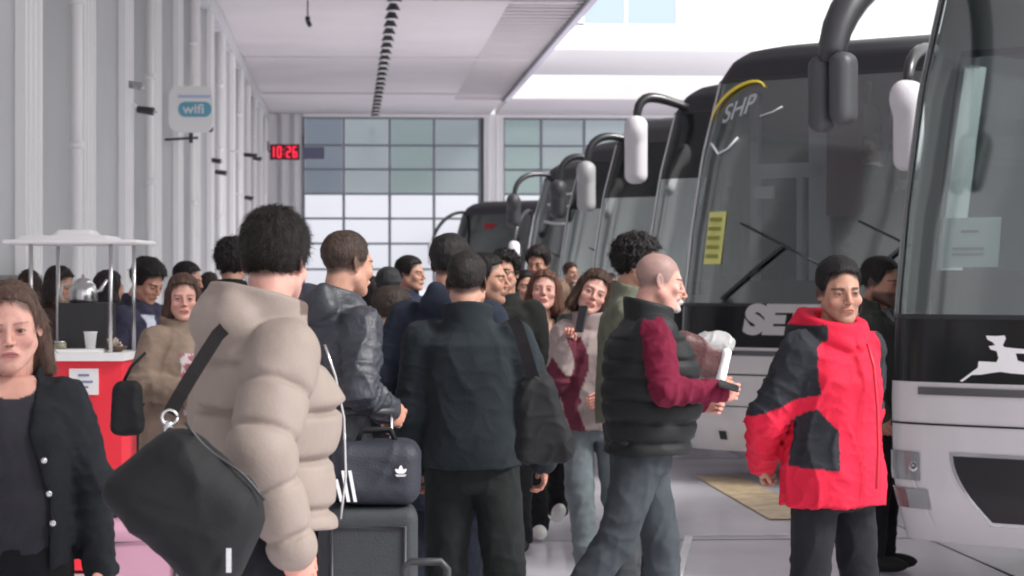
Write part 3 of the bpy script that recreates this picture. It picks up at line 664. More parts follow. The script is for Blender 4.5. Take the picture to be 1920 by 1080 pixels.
def hair_sdf(P, st, t=.0, seed=0, fem=False):
    x, y, z = P; X = np.abs(x); Q = [X, y, z]
    tx = t if st != 'short' else t * (.25 + 1.0 * sstep(.0, .08, z)); base = ell(Q, (0, .016, .036), (.0730, .0965, .0825)) - tx * (1 + .35 * sstep(.06, .12, z))
    side = {'buzz': .0, 'short': .0, 'tousled': 0, 'curly': 0}.get(st, 0)
    # neckline and sideburns
    zc = np.where(y > .03, -.052, np.where(y > -.03, -.010 + (.03 - y) * .0, .02)).astype(f32)
    zc = np.interp(y, [-.11, -.045, -.028, .0, .028, .045, .12], [.088, .070, -.004, -.020, -.03, -.058, -.062]).astype(f32)
    if st == 'short': zc = zc + np.where(y > -.03, .018, 0) * sstep(-.03, .0, y)
    cut = zc - z
    face = ell(Q, (0, -.105, .022 if st == 'loose' else .010), (.066, .072, .078))
    if st in ('tousled', 'curly', 'mop'):
        base = smin(base, ell(Q, (0, .01, .062), (.074 + t * .9, .092 + t * .9, .068 + t)), .02)
    d = smax(base, cut, .008); d = smax(d, -face, .01)
    if st == 'long':
        d = smin(d, cap(Q, (.062, .0, .03), (.078, .012, -.12), .026, .030), .03)
        d = smin(d, cap(Q, (.070, .02, -.08), (.075, .03, -.22), .032, .026), .03)
        d = smin(d, ell(Q, (0, .06, -.08), (.085, .050, .145)), .03)
        d = smax(d, -ell(Q, (0, -.085, -.03), (.058, .085, .088)), .012)
    if st == 'bob':
        d = smin(d, cap(Q, (.064, -.0, .03), (.084, .0, -.09), .030, .034), .03)
        d = smin(d, ell(Q, (0, .045, -.05), (.095, .06, .10)), .03)
        d = smax(d, -ell(Q, (0, -.085, -.03), (.056, .085, .088)), .012)
    if st == 'tail':
        d = smin(d, cap(Q, (0, .10, .02), (0, .14, -.02), .026, .03), .03)
        d = smin(d, cap(P, (0, .135, -.02), (.03, .12, -.19), .032, .016), .02)
        d = smin(d, cap(Q, (.070, .018, -.0), (.068, .05, -.05), .012, .02), .02)
    if st == 'loose':
        d = smin(d, ell(Q, (0, .065, -.05), (.086, .045, .12)), .03); d = smin(d, cap(Q, (.072, .045, .0), (.082, .05, -.13), .022, .026), .03); d = smax(d, -ell(Q, (0, -.07, -.03), (.058, .10, .10)), .01)
    a = {'buzz': .0006, 'short': .0018, 'tousled': .0035, 'curly': .0085, 'mop': .006, 'long': .004, 'bob': .005, 'tail': .002, 'loose': .003}.get(st, .002)
    fq = {'curly': 120, 'tousled': 70, 'mop': 70}.get(st, 90)
    s_ = (1, 1, 1) if st == 'curly' else ((1.6, 1.6, .25) if st in ('long', 'bob', 'tail', 'loose') else (1, .6, 1))
    return d + a * (wob(P, fq, seed, s_) + .6 * wob(P, fq * 2.2, seed + 5, s_))
def fuzz(V, Fq, n, L, seed, style, wdt=.0016):
    """short strands that break the outline of the hair"""
    r = np.random.default_rng(seed); T = r.choice(len(Fq), n); c = V[Fq[T]].mean(1)
    nrm = np.cross(V[Fq[T, 2]] - V[Fq[T, 0]], V[Fq[T, 3]] - V[Fq[T, 1]]); nrm /= np.linalg.norm(nrm, axis=1)[:, None] + 1e-9
    if style in ('long', 'bob', 'tail', 'loose'): flow = np.array([0, .15, -1.]) * np.ones((n, 3))
    else: flow = np.stack([c[:, 0] * 4, c[:, 1] * 3 - .35, c[:, 2] * -5], 1)
    flow += r.normal(0, .9 if style == 'curly' else .28 if style == 'tousled' else .35, (n, 3))
    flow -= nrm * (flow * nrm).sum(1)[:, None]; flow /= np.linalg.norm(flow, axis=1)[:, None] + 1e-9
    lift = r.uniform(.1, .55, n)[:, None] * (1.5 if style == 'curly' else .45 if style in ('tousled', 'mop') else .5)
    if style == 'tousled': lift *= 1 + 1.2 * np.clip(c[:, 2:3] - .08, 0, .1) / .06
    ln = (L * r.uniform(.5, 1.3, n))[:, None]; sd = np.cross(flow, nrm) * wdt
    p0 = c - nrm * .002; p1 = c + (flow + nrm * lift) * ln * .5; p2 = c + (flow + nrm * lift * .75 + np.array([0, 0, -.12])) * ln
    VV = np.concatenate([p0 - sd, p0 + sd, p1 - sd * .8, p1 + sd * .8, p2]); i = np.arange(n)
    Fs = [(a, a + n, a + 3 * n, a + 2 * n) for a in i] + [(a + 2 * n, a + 3 * n, a + 4 * n) for a in i]
    return VV.astype(f32), Fs

SK = {'fair': (.60, .345, .27), 'mid': (.50, .275, .20), 'tan': (.40, .215, .15), 'pink': (.60, .33, .27)}
M_SKIN = mat('skin', rough=.5, attr=True, spec=.35, var=.10, vs=45, bump=.05, bs=350)
M_SKIN.node_tree.nodes['Principled BSDF'].inputs['Subsurface Weight'].default_value = .06
M_SKIN.node_tree.nodes['Principled BSDF'].inputs['Subsurface Radius'].default_value = (.012, .005, .003)
def cloth_mat(kind):
    return {'cotton': mat('cloth', attr=True, rough=.88, spec=.15, var=.14, vs=14, bump=.35, bs=260, sheen=.02),
            'nylon': mat('nylon cloth', attr=True, rough=.75, spec=.2, var=.06, vs=10, bump=.2, bs=60),
            'puffer': mat('puffer cloth', attr=True, rough=.62, spec=.35, var=.05, vs=12, bump=.12, bs=120),
            'leather': mat('leather cloth', attr=True, rough=.5, spec=.55, var=.12, vs=20, bump=.25, bs=90),
            'denim': mat('denim cloth', attr=True, rough=.9, spec=.2, var=.22, vs=9, bump=.4, bs=320)}[kind]
def hair_mat(c):
    return mat('hair %.3f %.3f %.3f' % c, c, rough=.6, spec=.3, var=.35, vs=55, bump=.5, bs=120, stretch=(1, 1, .35))

def person(label, px, s, top, yaw, head=(0, 0, 0), fem=False, skin='mid', hair=('short', (.012, .009, .008), .006),
           jacket=None, inner=None, trousers=None, shoes=(.02, .02, .02), arms=None, legs=None, hoff=(0, 0), fat=0, beard=0, bcol=None,
           brow=None, build=1.0, hi=None, curl=.35, hip=0, extras=None, lean=0, group='people waiting on the platform', H=None, wide=1.0, hdrop=0, hscale=1.0, lips=None, puff=None, cap_=None):
    if hi is None: hi = s > 300
    if H is None: H = zat(top, s)
    k = H / 1.76
    wx, wy = place(px, s); rz = R(yaw); c_, s_ = math.cos(rz), math.sin(rz)
    o = (wx - (c_ * hoff[0] - s_ * hoff[1]), wy - (s_ * hoff[0] + c_ * hoff[1]))
    hy, hx = hoff[1], hoff[0]
    # joints (local: the person looks along -Y)
    hc = Vector((hx, hy, 1.622 * k - hdrop)); nb = Vector((hx * .75, hy * .75 + .03, 1.47 * k - hdrop))
    sh = {}; A = arms or {}
    wS = .163 * (1 if not fem else .9) * build * wide
    Jn = {}
    for sd, sg in (('m', -1), ('p', 1)):
        shp = Vector((hx * .6 + sg * wS, hy * .6 + .02, 1.405 * k - hdrop))
        e, wr = A.get(sd, ((sg * .215 * build, .035, 1.125), (sg * .222 * build, -.03, .875)))[:2]
        Jn[sd] = (shp, Vector((e[0], e[1], e[2] * k)), Vector((wr[0], wr[1], wr[2] * k)))
    Lg = legs or {}
    hipz = .93 * k; LJ = {}
    for sd, sg in (('m', -1), ('p', 1)):
        kn, an = Lg.get(sd, ((sg * .095, -.01, .50), (sg * .10, .02, .085)))
        LJ[sd] = (Vector((sg * .085, .0, hipz)), Vector((kn[0], kn[1], kn[2] * k)), Vector((an[0], an[1], an[2] * k)))
    b = build; f_ = .80 if fem else 1.0
    hm = Matrix.Translation(hc) @ (Matrix.Rotation(R(head[0]), 4, 'Z') @ Matrix.Rotation(R(head[2]), 4, 'Y') @ Matrix.Rotation(R(head[1]), 4, 'X')) @ Matrix.Scale((.55 + .45 * k) * hscale, 4)
    skc = np.array(SK[skin], f32)
    # --- body: head, neck, torso, limbs and hands
    V, Fq, Z = head_template(fem, hi, fat)
    col = np.tile(skc, (len(V), 1))
    def mixc(c, m): nonlocal col; m = np.asarray(m, f32)[:, None]; col = col * (1 - m) + np.array(c, f32) * m
    mixc(skc * np.array([1.12, .70, .68]), Z['red'] * .28)
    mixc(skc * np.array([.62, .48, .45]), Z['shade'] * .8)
    hcol = np.array(brow or hair[1])
    if beard: mixc(np.array(bcol or hair[1]) * 1.2 + skc * .10, Z['beard'] * beard)
    mixc(lips or skc * np.array([.92, .52, .52]), Z['lip'] * .85)
    mixc(skc * .15, np.clip(Z['mouth'] * .85 + Z['nostril'] * .8, 0, 1))
    mixc(hcol + skc * .05, Z['brow'] * (.88 if not fem else .6))
    if hair[0] != 'none':
        zz = V[:, 2]; yy = V[:, 1]; lim = np.interp(yy, [-.11, -.05, -.02, .03, .12], [.07, .045, -.01, -.03, -.06])
        mixc(hair[1], sstep(-.01, .012, zz - lim) * ({'buzz': .55, 'bald': .7}.get(hair[0], .85)) * (1 if hair[0] in ('buzz', 'bald') else sstep(-.075, -.06, yy)))
    mixc(skc * .55 + .06, Z['eye'] * .9); mixc((.035, .02, .012), Z['iris'] * .95); mixc((.03, .018, .014), Z['lash'] * .85)  # eye whites kept dark: shadow of the sockets is painted into their colour
    parts = [(xf(V, hm), Fq, col)]
    def bodyf(P):
        d = loft(P, [(.84 * k, .13 * b, .085 * b, .0), (.95 * k, .15 * b, .10 * b, .0), (1.1 * k, .125 * b, .09 * b, .0, hx * .3), (1.3 * k, .14 * b, .10 * b, .01 + hy * .4, hx * .5), (1.43 * k - hdrop, .09, .06, .02 + hy * .6, hx * .6)])
        d = smin(d, cap(P, nb, hc, .048 * f_ + .004, .045), .03)
        for sd in 'mp':
            a, e, w_ = Jn[sd]; d = smin(d, cap(P, a, e, .042, .034), .04); d = smin(d, cap(P, e, w_, .036, .026), .01)
            h_, kn, an = LJ[sd]; d = smin(d, cap(P, h_, kn, .075 * b, .046), .03); d = smin(d, cap(P, kn, an, .047, .036), .01)
        return d
    xs = [j.x for q in list(Jn.values()) + list(LJ.values()) for j in q]; ys = [j.y for q in list(Jn.values()) + list(LJ.values()) for j in q]
    lo = (min(xs) - .2, min(ys) - .22, .0); hi_ = (max(xs) + .2, max(ys) + .22, 1.62 * k)
    V, Fq = nets(bodyf, lo, hi_, .014); parts.append((V, Fq, np.tile(skc, (len(V), 1))))
    for sd, sg in (('m', -1), ('p', 1)):
        a, e, w_ = Jn[sd]; ex = A.get(sd, ()); th = Vector(ex[2]) if len(ex) > 2 else Vector((0, -1, 0)); cu = ex[3] if len(ex) > 3 else curl
        if cu is None: continue
        V, Fq = hand_template(cu, hi); V = V.copy(); Fh = Fq
        if sg < 0: V[:, 0] *= -1; Fh = Fq[:, ::-1]
        dz = -(w_ - e).normalized(); ty = -(th - dz * th.dot(dz)).normalized(); tx = ty.cross(dz)
        M = Matrix((tx, ty, dz)).transposed().to_4x4(); M.translation = w_
        V = xf(V, M @ Matrix.Scale((.97 if not fem else .88) * k, 4)); c = np.tile(skc * np.array([1.02, .88, .86]), (len(V), 1)); parts.append((V, Fh, c))
    VV = []; FF = []; CC = []; n0 = 0
    for V, Fq, c in parts: VV.append(V); FF.append(Fq + n0); CC.append(c); n0 += len(V)
    body = mesh_obj('person', np.concatenate(VV), np.concatenate(FF), M_SKIN, None, np.concatenate(CC))
    body.location = (o[0], o[1], 0); body.rotation_euler = (0, 0, rz); tag(body, label, 'person', group)
    # --- hair
    hs_, hcx, ht = hair[0], tuple(hair[1]), hair[2]; seed = int(px) % 97
    if hs_ not in ('bald', 'none'):
        big = .17 if hs_ in ('long', 'bob', 'tail', 'loose') else .13
        Vh, Fh = nets(lambda P: hair_sdf(P, hs_, ht, seed, fem), (-.15, -.15, -.27 if big > .15 else -.1), (.15, .2, .2), .0032 if hi else .0055)
        if hs_ != 'buzz':
            n = {'short': 5000, 'tousled': 5000, 'curly': 3200, 'mop': 2600, 'long': 2200, 'bob': 2200, 'tail': 1500, 'loose': 3000}.get(hs_, 1200)
            if not hi: n //= 3
            L = {'short': .012, 'tousled': .030, 'curly': .022, 'mop': .026, 'long': .035, 'bob': .035, 'tail': .02, 'loose': .03}.get(hs_, .012)
            Vs, Fs = fuzz(Vh, Fh, n, L, seed, hs_, .0009 if hi else .002); Fs = [tuple(int(v) + len(Vh) for v in q) for q in Fs]
            Va = np.concatenate([Vh, Vs]); Fa = Fh.tolist() + Fs
        else: Va, Fa = Vh, Fh.tolist()
        mesh_obj('hair', xf(Va, hm), Fa, hair_mat(hcx), body)
    if cap_:
        def cf(P):
            d = np.abs(ell(P, (0, .012, .045), (.086, .106, .083))) - .003
            d = smax(d, .035 - P[2] + .0 * P[1], .004)
            return smin(d, ell(P, (0, -.115, .04), (.06, .055, .005)), .008) if cap_[0] == 'cap' else smin(d, np.abs(ell(P, (0, .012, .03), (.084, .104, .04))) * 0 + ell(P, (0, .012, .035), (.088, .108, .025)), .01)
        V, Fq = nets(cf, (-.13, -.2, -.03), (.13, .15, .16), .004)
        mesh_obj('hat', xf(V, hm), Fq, cloth_mat('cotton'), body, np.tile(np.array(cap_[1], f32), (len(V), 1)))
    # --- clothes
    def garment(name, g, order):
        t = g.get('t', .02); hem = g.get('hem', .88) * k; kind = g.get('kind', 'cotton'); L = g.get('puff', 0); A_ = g.get('fold', .006)
        wv = g.get('w', 1.0); topz = g.get('top', 1.475) * k - hdrop; slv = g.get('sleeve', 1)
        belly = g.get('belly', 0); flare = g.get('flare', 0); seed2 = seed + order * 11
        prof = [(hem - .02, (.150 + t * .85 + flare) * b * wv, (.110 + t + flare) * b, .0 - belly * .2, 0),
                (.97 * k, (.150 + t * .85 + flare * .6) * b * wv, (.115 + t + flare * .5) * b, -belly * .5, 0),
                (1.10 * k, (.140 + t * .85) * b * wv, (.108 + t + belly * .5) * b, .0 - belly * .6, hx * .3),
                (1.28 * k, (.152 + t * .8) * b * wv, (.117 + t + belly * .2) * b, .008 + hy * .4 - belly * .2, hx * .45),
                (1.38 * k - hdrop, (.152 + t * .7) * b * wv, (.100 + t) * b, .018 + hy * .5, hx * .55),
                (topz - .045 * k, .108 + t * .5, .072 + t * .7, .028 + hy * .6, hx * .65), (topz, .072 + t * .5, .06 + t * .6, .03 + hy * .7, hx * .75)]
        dpm = g.get('dp', 1.0); prof = [(p[0], p[1], p[2] * (dpm if p[0] < 1.35 * k else 1), p[3] + g.get('dy', 0) * (p[0] < 1.35 * k)) + tuple(p[4:]) for p in prof if p[0] >= hem - .021]
        def gf(P):
            d = loft(P, prof, 2.35, .02)
            if L:
                q = np.abs(np.sin(PI * (P[2] + .01 * wob(P, 9, seed2)) / L)); ds = np.arcsin(np.clip(q, 0, 1)) * L / PI; d = d + g.get('pa', .022) * (.9 * np.exp(-(ds / .011) ** 2) + .38 * (1 - q ** .8)) - .006
                tw = wob(P, 55, seed2, (1, 1, .3)); d = d + .007 * tw * (1 - q)
            d = smax(d, hem - P[2] + .008 * wob(P, 12, seed2), .006)
            if slv:
                for sd in 'mp':
                    a, e, w_ = Jn[sd]; r0, r1, r2 = .057 * b + t * .55, .046 + t * .6, .033 + t * .6
                    if L: r0 += .010; r1 += .010; r2 += .004
                    d1, t1 = cone(P, a + Vector((0, 0, -.01)), e, r0, r1); wend = w_ + (w_ - e).normalized() * .004
                    d2, t2 = cone(P, e, wend, r1, r2)
                    dd = smin(d1, d2, .02)
                    if L:
                        la = (e - a).length; tt = np.where(d1 < d2, t1 * la, la + t2 * (w_ - e).length)
                        q = np.abs(np.sin(PI * tt / L + .6)); ds = np.arcsin(np.clip(q, 0, 1)) * L / PI; dd = dd + g.get('pa', .022) * (.5 * np.exp(-(ds / .010) ** 2) + .22 * (1 - q ** .8)) - .004 + .004 * wob(P, 17, seed2 + 6) + .007 * wob(P, 55, seed2 + 2, (1, 1, .3)) * (1 - q)
                    else:
                        dd = dd - A_ * .8 * (1 - np.abs(np.sin((t2 + t1) * 15 + 2.4 * wob(P, 15, seed2)))) ** 2 * (.35 + np.exp(-((t2 - .1 + (1 - t1)) / .45) ** 2)) + folds(P, seed2 + 4, A_ * .5, 40)
                    d = smin(d, dd, .028)
            else:
                for sd in 'mp':
                    a, e, w_ = Jn[sd]; d = smin(d, ell(P, (a.x * .93, a.y, a.z), (.036 + t * .8, .062 + t * .8, .045 + t * .8)), .04)
            if not L and A_: d = d + folds(P, seed2, A_, g.get('ff', 36))
            cz = g.get('collar', 0)
            if cz:
                cr = g.get('cr', (.078, .076)); lo_c = topz - .05; hic = topz + cz
                q = np.sqrt(((P[0] - hx * .8) / cr[0]) ** 2 + ((P[1] - hy * .8 - .03) / cr[1]) ** 2 + 1e-9); e = (q - 1 - (P[2] - lo_c) * g.get('cf', .5)) * min(cr)
                e = np.abs(e + .003 * wob(P, 40, seed2)) - g.get('ct', .007); e = smax(smax(e, lo_c - P[2], .01), P[2] - hic - (P[1] - hy) * g.get('cb', .25), .01)
                if g.get('copen'): e = smax(e, -np.maximum(np.abs(P[0] - hx) - .035, P[1] - hy), .01)
                d = smin(d, e, .012)
            if g.get('hood'):
                q = g['hood']; hh = ell(P, (hx * .8, hy * .7 + .115, topz - .01), (.135 * q, .085 * q, .085 * q))
                hh = smax(hh, -ell(P, (hx * .8, hy * .7 + .06, topz + .06 * q), (.085 * q, .075 * q, .075 * q)), .02)
                rim = cap([np.abs(P[0] - hx * .8), P[1], P[2]], (.085 * q, hy * .7 - .03, topz - .01), (.06 * q, hy * .7 + .12, topz + .05), .028, .03)
                rim = smin(rim, cap([np.abs(P[0] - hx * .8), P[1], P[2]], (.085 * q, hy * .7 - .03, topz - .01), (.025, hy * .7 - .085, topz - .06), .028, .02), .02)
                d = smin(d, smin(hh, rim, .03) + .004 * wob(P, 45, seed2), .02)
            if g.get('open'):
                w0, w1, zv = g['open']  # half width at the hem, at the chest, height where it starts
                ww = np.interp(P[2], [hem, 1.1 * k, zv * k, topz + .03], [w0, w0, w1, .075]).astype(f32)
                d = smax(d, -np.maximum(np.abs(P[0] - hx * .4) - ww, P[1] + .01), .008)
            if g.get('cut'): d = g['cut'](P, d, k)
            return d
        V, Fq = nets(gf, (lo[0] - .06, lo[1] - .06, min(hem - .04, Jn['m'][2].z - .1, Jn['p'][2].z - .1)), (hi_[0] + .06, hi_[1] + .06, topz + .16), g.get('res', .0075 if s > 420 else (.0095 if s > 260 else .014)))
        cc = np.tile(np.array(g['c'], f32), (len(V), 1))
        if g.get('paint'): cc = g['paint'](V / np.array([1, 1, k]), cc)
        return mesh_obj(name, V, Fq, cloth_mat(kind), body, cc)
    if inner: garment('top', inner, 1)
    if jacket: garment('jacket', jacket, 2)
    if trousers is not None:
        tr = trousers; r = tr.get('r', 1.0)
        def tf(P):
            d = loft(P, [(.80 * k, .145 * b, .105 * b, .0), (.92 * k, .160 * b, .118 * b, .0), (1.04 * k, .142 * b, .105 * b, 0)], 2.3, .03)
            for sd, ph in (('m', 1), ('p', 5)):
                h_, kn, an = LJ[sd]; d1, t1 = cone(P, h_, kn, .086 * b * r, .070 * r); d2, t2 = cone(P, kn, an, .069 * r, .056 * r)
                dd = smin(d1, d2, .02) - .009 * (1 - np.abs(np.sin(t2 * 17 + 2.4 * wob(P, 13, ph + seed)))) ** 2 * (.3 + .9 * t2 ** 2) * (t2 > 0) - .007 * (1 - np.abs(np.sin(t1 * 14 + 2.4 * wob(P, 13, ph)))) ** 2 * np.exp(-((1 - t1) / .3) ** 2)
                d = smin(d, dd, .02)
            return smax(d + folds(P, seed + 7, .006, 34), .06 * k - P[2], .005)
        V, Fq = nets(tf, (lo[0], lo[1], .03), (hi_[0], hi_[1], 1.07 * k), .009 if s > 350 else .013)
        mesh_obj('trousers', V, Fq, cloth_mat(tr.get('kind', 'cotton')), body, np.tile(np.array(tr['c'], f32), (len(V), 1)))
    for sd, sg in (('m', -1), ('p', 1)):
        h_, kn, an = LJ[sd]; dv = (an - kn); dz_ = dv.y
        tilt = Lg.get(sd + 't', 0); M = Matrix.Translation(an) @ Matrix.Rotation(R(tilt), 4, 'X')
        def sf(P):
            d = ell(P, (0, -.06, -.035), (.045, .135, .045)); d = smin(d, ell(P, (0, .03, -.02), (.038, .055, .062)), .03)
            d = smax(d, -.075 - P[2], .006); return smax(d, P[2] - .035, .01)
        V, Fq = nets(sf, (-.07, -.22, -.1), (.07, .11, .06), .005 if s > 220 and tuple(shoes) != (.02, .02, .02) else .009)
        mesh_obj('shoe', xf(V, M), Fq, cloth_mat('nylon'), body, np.tile(np.array(shoes, f32), (len(V), 1)))
    return body, Jn, hm, k
# ============================================================ THE CROWD
BLK = (.014, .015, .017); NAVY = (.020, .024, .036); TEAL = (.024, .031, .038)
DH = (.010, .008, .008); BR = (.045, .024, .016)
def P(*a, **k): return person(*a, **k)

# man in the beige puffer jacket, back to us
def puff_paint(V, c):
    x, y, z = V.T; m = (z > 1.475) | ((y < -.135) & (np.abs(x) < .028))
    c = c.copy(); c[m] = (.10, .065, .055); return c
pm, J, hm_, k_ = P('man with tousled black hair in a beige quilted puffer jacket, seen from behind', 516, 735, 386, 116, head=(46, 6, 0), skin='pink',
  hair=('tousled', (.010, .0075, .006), .008), hi=True, H=1.795,
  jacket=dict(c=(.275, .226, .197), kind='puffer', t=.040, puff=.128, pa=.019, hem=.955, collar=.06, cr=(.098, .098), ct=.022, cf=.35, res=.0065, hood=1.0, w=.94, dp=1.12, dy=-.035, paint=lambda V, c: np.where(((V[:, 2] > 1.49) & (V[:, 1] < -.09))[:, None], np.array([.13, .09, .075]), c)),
  trousers=dict(c=(.02, .022, .026), r=1.05), arms={'m': ((-.25, .08, 1.16), (-.255, .0, .94)), 'p': ((.27, -.02, 1.14), (.26, -.14, .93), (.5, -1, 0), .6)},
  hoff=(0, -.07), build=1.04)
ZP = MB(); ZP.tube([(-.02, -.245, .99), (-.02, -.26, 1.1), (-.02, -.255, 1.25), (-.02, -.23, 1.36), (-.02, -.20, 1.44)], .0035, 6); ZP.build('zip', m_chrome, pm)

# woman at the left edge
def jeanj(V, c):
    return c
P('woman in a black jacket walking toward us at the left edge of the frame', 22, 680, 541, 8, head=(-6, 8, -3), fem=True, skin='pink',
  hair=('loose', (.085, .050, .038), .006), hi=True, H=1.605, lips=(.42, .13, .14), brow=(.07, .04, .03), hscale=1.05,
  inner=dict(c=(.030, .030, .037), t=.004, hem=.93, top=1.475, sleeve=1, fold=.004, paint=lambda V, c: np.where((V[:, 2] > 1.405 + V[:, 0] ** 2 * 6)[:, None], np.array([.55, .30, .24]), c)),
  jacket=dict(c=(.014, .016, .020), t=.022, hem=.90, collar=.02, cr=(.075, .085), open=(.10, .045, 1.30), kind='denim', fold=.008, w=1.04),
  trousers=dict(c=(.010, .010, .012)), arms={'p': ((.215, .02, 1.13), (.235, -.03, .90)), 'm': ((-.215, .03, 1.13), (-.23, -.05, .9))}, build=.96, curl=.6)
lw = bpy.data.objects['person.001']
for bx_, bz_ in ((.085, 1.12), (.098, 1.03), (.108, .95)):
    MB().tube([(bx_, -.165, bz_), (bx_, -.150, bz_)], .0085, 12).build('button', m_chrome, lw)

# man in the leather jacket behind the puffer man
P('man with cropped brown hair in a shiny dark leather jacket, hand on a suitcase handle', 652, 500, 424, 128, head=(0, 6, 0), skin='mid',
  hair=('short', (.055, .036, .028), .004), H=1.812, jacket=dict(c=(.028, .031, .042), kind='leather', t=.026, hem=.93, hood=.8, collar=.04, fold=.010, ff=32, res=.007),
  trousers=dict(c=BLK), arms={'p': ((.25, .06, 1.13), (.24, -.02, .90)), 'm': ((-.25, .04, 1.17), (-.22, -.12, 1.10), (0, -.5, 1), 1.0)}, hoff=(0, -.10), build=1.02)

# short person in black with brown hair
P('short brown haired person in a black coat between leather jacket and navy coat', 738, 400, 536, 150, head=(-42, 8, 0), fem=True, skin='mid',
  hair=('short', (.040, .028, .022), .009), jacket=dict(c=(.012, .012, .014), t=.03, hem=.80, collar=.03, fold=.007), trousers=dict(c=BLK), H=1.585)

# tall man in navy coat
P('tall man in a navy hooded coat just left of the charcoal jacket man', 846, 440, 434, 172, head=(-20, 0, 0), skin='mid', hair=('short', (.016, .014, .014), .009), H=1.82,
  jacket=dict(c=(.019, .024, .038), t=.045, hem=.62, hood=.85, fold=.006, ff=22, kind='cotton'), trousers=dict(c=(.014, .017, .028), r=1.1),
  arms={'p': ((.27, .02, 1.18), (.27, -.09, 1.02), (0, -1, 0), .9), 'm': ((-.26, .0, 1.15), (-.25, -.1, .93))}, build=1.04, hoff=(-.03, -.02), legs={'p': ((.12, .02, .5), (.17, .0, .085)), 'm': ((-.09, -.02, .5), (-.09, -.02, .085))})

# central man, back view
P('man in a plain charcoal jacket and black trousers, back to us in the middle', 876, 482, 466, 174, head=(-8, 2, 0), skin='mid', hair=('short', (.020, .016, .015), .004), H=1.735,
  jacket=dict(c=(.020, .026, .031), t=.034, hem=.90, collar=.045, cr=(.085, .085), ct=.010, fold=.006, ff=22, kind='cotton', res=.007), trousers=dict(c=(.017, .020, .020), r=1.12),
  arms={'m': ((-.26, .03, 1.15), (-.275, -.04, .92)), 'p': ((.235, .02, 1.13), (.235, -.06, .90), (0, -1, 0), .6)}, build=1.06, hoff=(.02, -.03), wide=1.02,
  legs={'m': ((-.13, .03, .5), (-.17, .06, .085)), 'p': ((.10, -.02, .5), (.09, -.03, .085))})

# profile face and man with glasses beyond them
P('dark haired man in profile just beyond the central man, facing right', 912, 400, 470, 70, head=(0, 0, 0), skin='tan', hair=('short', DH, .008), beard=.35, H=1.75, jacket=dict(c=BLK, t=.03, collar=.04), trousers=dict(c=BLK))
gm, J2, hmg, kg = P('man with glasses and black hair facing us in a dark coat', 946, 318, 464, -12, head=(-6, 0, 0), skin='mid', hair=('curly', DH, .010), H=1.80, hi=True, jacket=dict(c=(.02, .022, .02), t=.035, collar=.04), trousers=dict(c=BLK), beard=.15)
g = MB()
for sg in (-1, 1): g.tube([(sg * .033 + .021 * math.cos(t), -.1, .001 + .017 * math.sin(t)) for t in np.linspace(0, 2 * PI, 15)], .0022, 5).tube([(sg * .054, -.098, .005), (sg * .078, -.0, .005)], .002, 5)
g.tube([(-.013, -.102, .004), (.013, -.102, .004)], .002, 5)
gl = g.build('glasses', m_blk, gm); gl.data.transform(hmg)

# woman with auburn hair walking, white sneakers
P('woman with auburn hair and white trainers walking toward us, chin raised', 1020, 300, 507, 2, head=(-8, -10, 3), fem=True, skin='pink', hair=('bob', (.105, .045, .028), .010), H=1.675, hi=True, hscale=1.12,
  inner=dict(c=(.5, .3, .24), t=.002, top=1.45, hem=.95, fold=.0), jacket=dict(c=(.016, .018, .018), t=.034, hem=.86, open=(.02, .05, 1.28), collar=.02, fold=.008), trousers=dict(c=(.012, .012, .014)), shoes=(.75, .76, .72),
  arms={'m': ((-.22, -.05, 1.14), (-.08, -.22, 1.10)), 'p': ((.24, .0, 1.13), (.22, -.12, .95))},
  legs={'m': ((-.07, -.06, .51), (-.05, -.13, .10)), 'p': ((.09, -.03, .52), (.11, .22, .17)), 'pt': -20})

# woman on the phone
P('brown haired woman tilting her head to a phone, pinkish scarf over grey jeans', 1112, 352, 503, -6, head=(6, -2, 22), fem=True, skin='pink', hair=('bob', (.055, .030, .020), .012), H=1.675, hi=True, hscale=1.05,
  jacket=dict(c=(.33, .27, .26), t=.028, hem=.86, collar=.05, cr=(.09, .09), ct=.02, fold=.009, paint=lambda V, c: np.where((((V[:, 0] + .03 * np.sin(V[:, 2] * 14) > -.13) & (V[:, 0] + .03 * np.sin(V[:, 2] * 14) < -.05) & (V[:, 1] < 0) & (V[:, 2] < 1.38)) | (wob(V.T, 15, 3) > .42))[:, None], np.array([.13, .03, .05]), c)),
  trousers=dict(c=(.14, .165, .18), kind='denim', r=1.05), arms={'m': ((-.19, -.09, 1.14), (-.14, -.15, 1.34), (1, 0, 0), .8), 'p': ((.23, -.03, 1.14), (.06, -.20, 1.05), (0, 0, 1), .7)},
  legs={'m': ((-.07, -.03, .5), (-.03, -.02, .085)), 'p': ((.12, .0, .5), (.20, .02, .085))})

# curly haired man behind the bald man, with bag and paper roll
P('curly haired man in an olive jacket half hidden behind the bald man', 1196, 395, 448, 78, head=(0, 5, 0), skin='mid', hair=('curly', (.012, .010, .010), .019), H=1.83,
  jacket=dict(c=(.15, .16, .12), t=.035, hem=.90, collar=.05), trousers=dict(c=(.05, .055, .06), kind='denim'), hoff=(0, -.05), arms={'m': ((-.22, -.18, 1.2), (-.12, -.36, 1.14), (0, 0, 1), .9), 'p': ((.22, -.16, 1.2), (.1, -.38, 1.16), (0, 0, 1), .9)})
P('grey bearded man mostly hidden behind the bald man, chin showing', 1247, 372, 524, 84, head=(0, 6, 0), skin='mid', hair=('short', (.16, .16, .16), .005), bcol=(.38, .38, .37), beard=.9, H=1.70, hscale=1.0, hoff=(0, -.10),
  jacket=dict(c=(.055, .075, .06), t=.035, hem=.92, collar=.05), trousers=dict(c=BLK), arms={'m': ((-.20, -.12, 1.16), (-.10, -.34, 1.14), (0, 0, 1), .9), 'p': ((.20, -.14, 1.16), (.1, -.34, 1.14), (0, 0, 1), .9)})

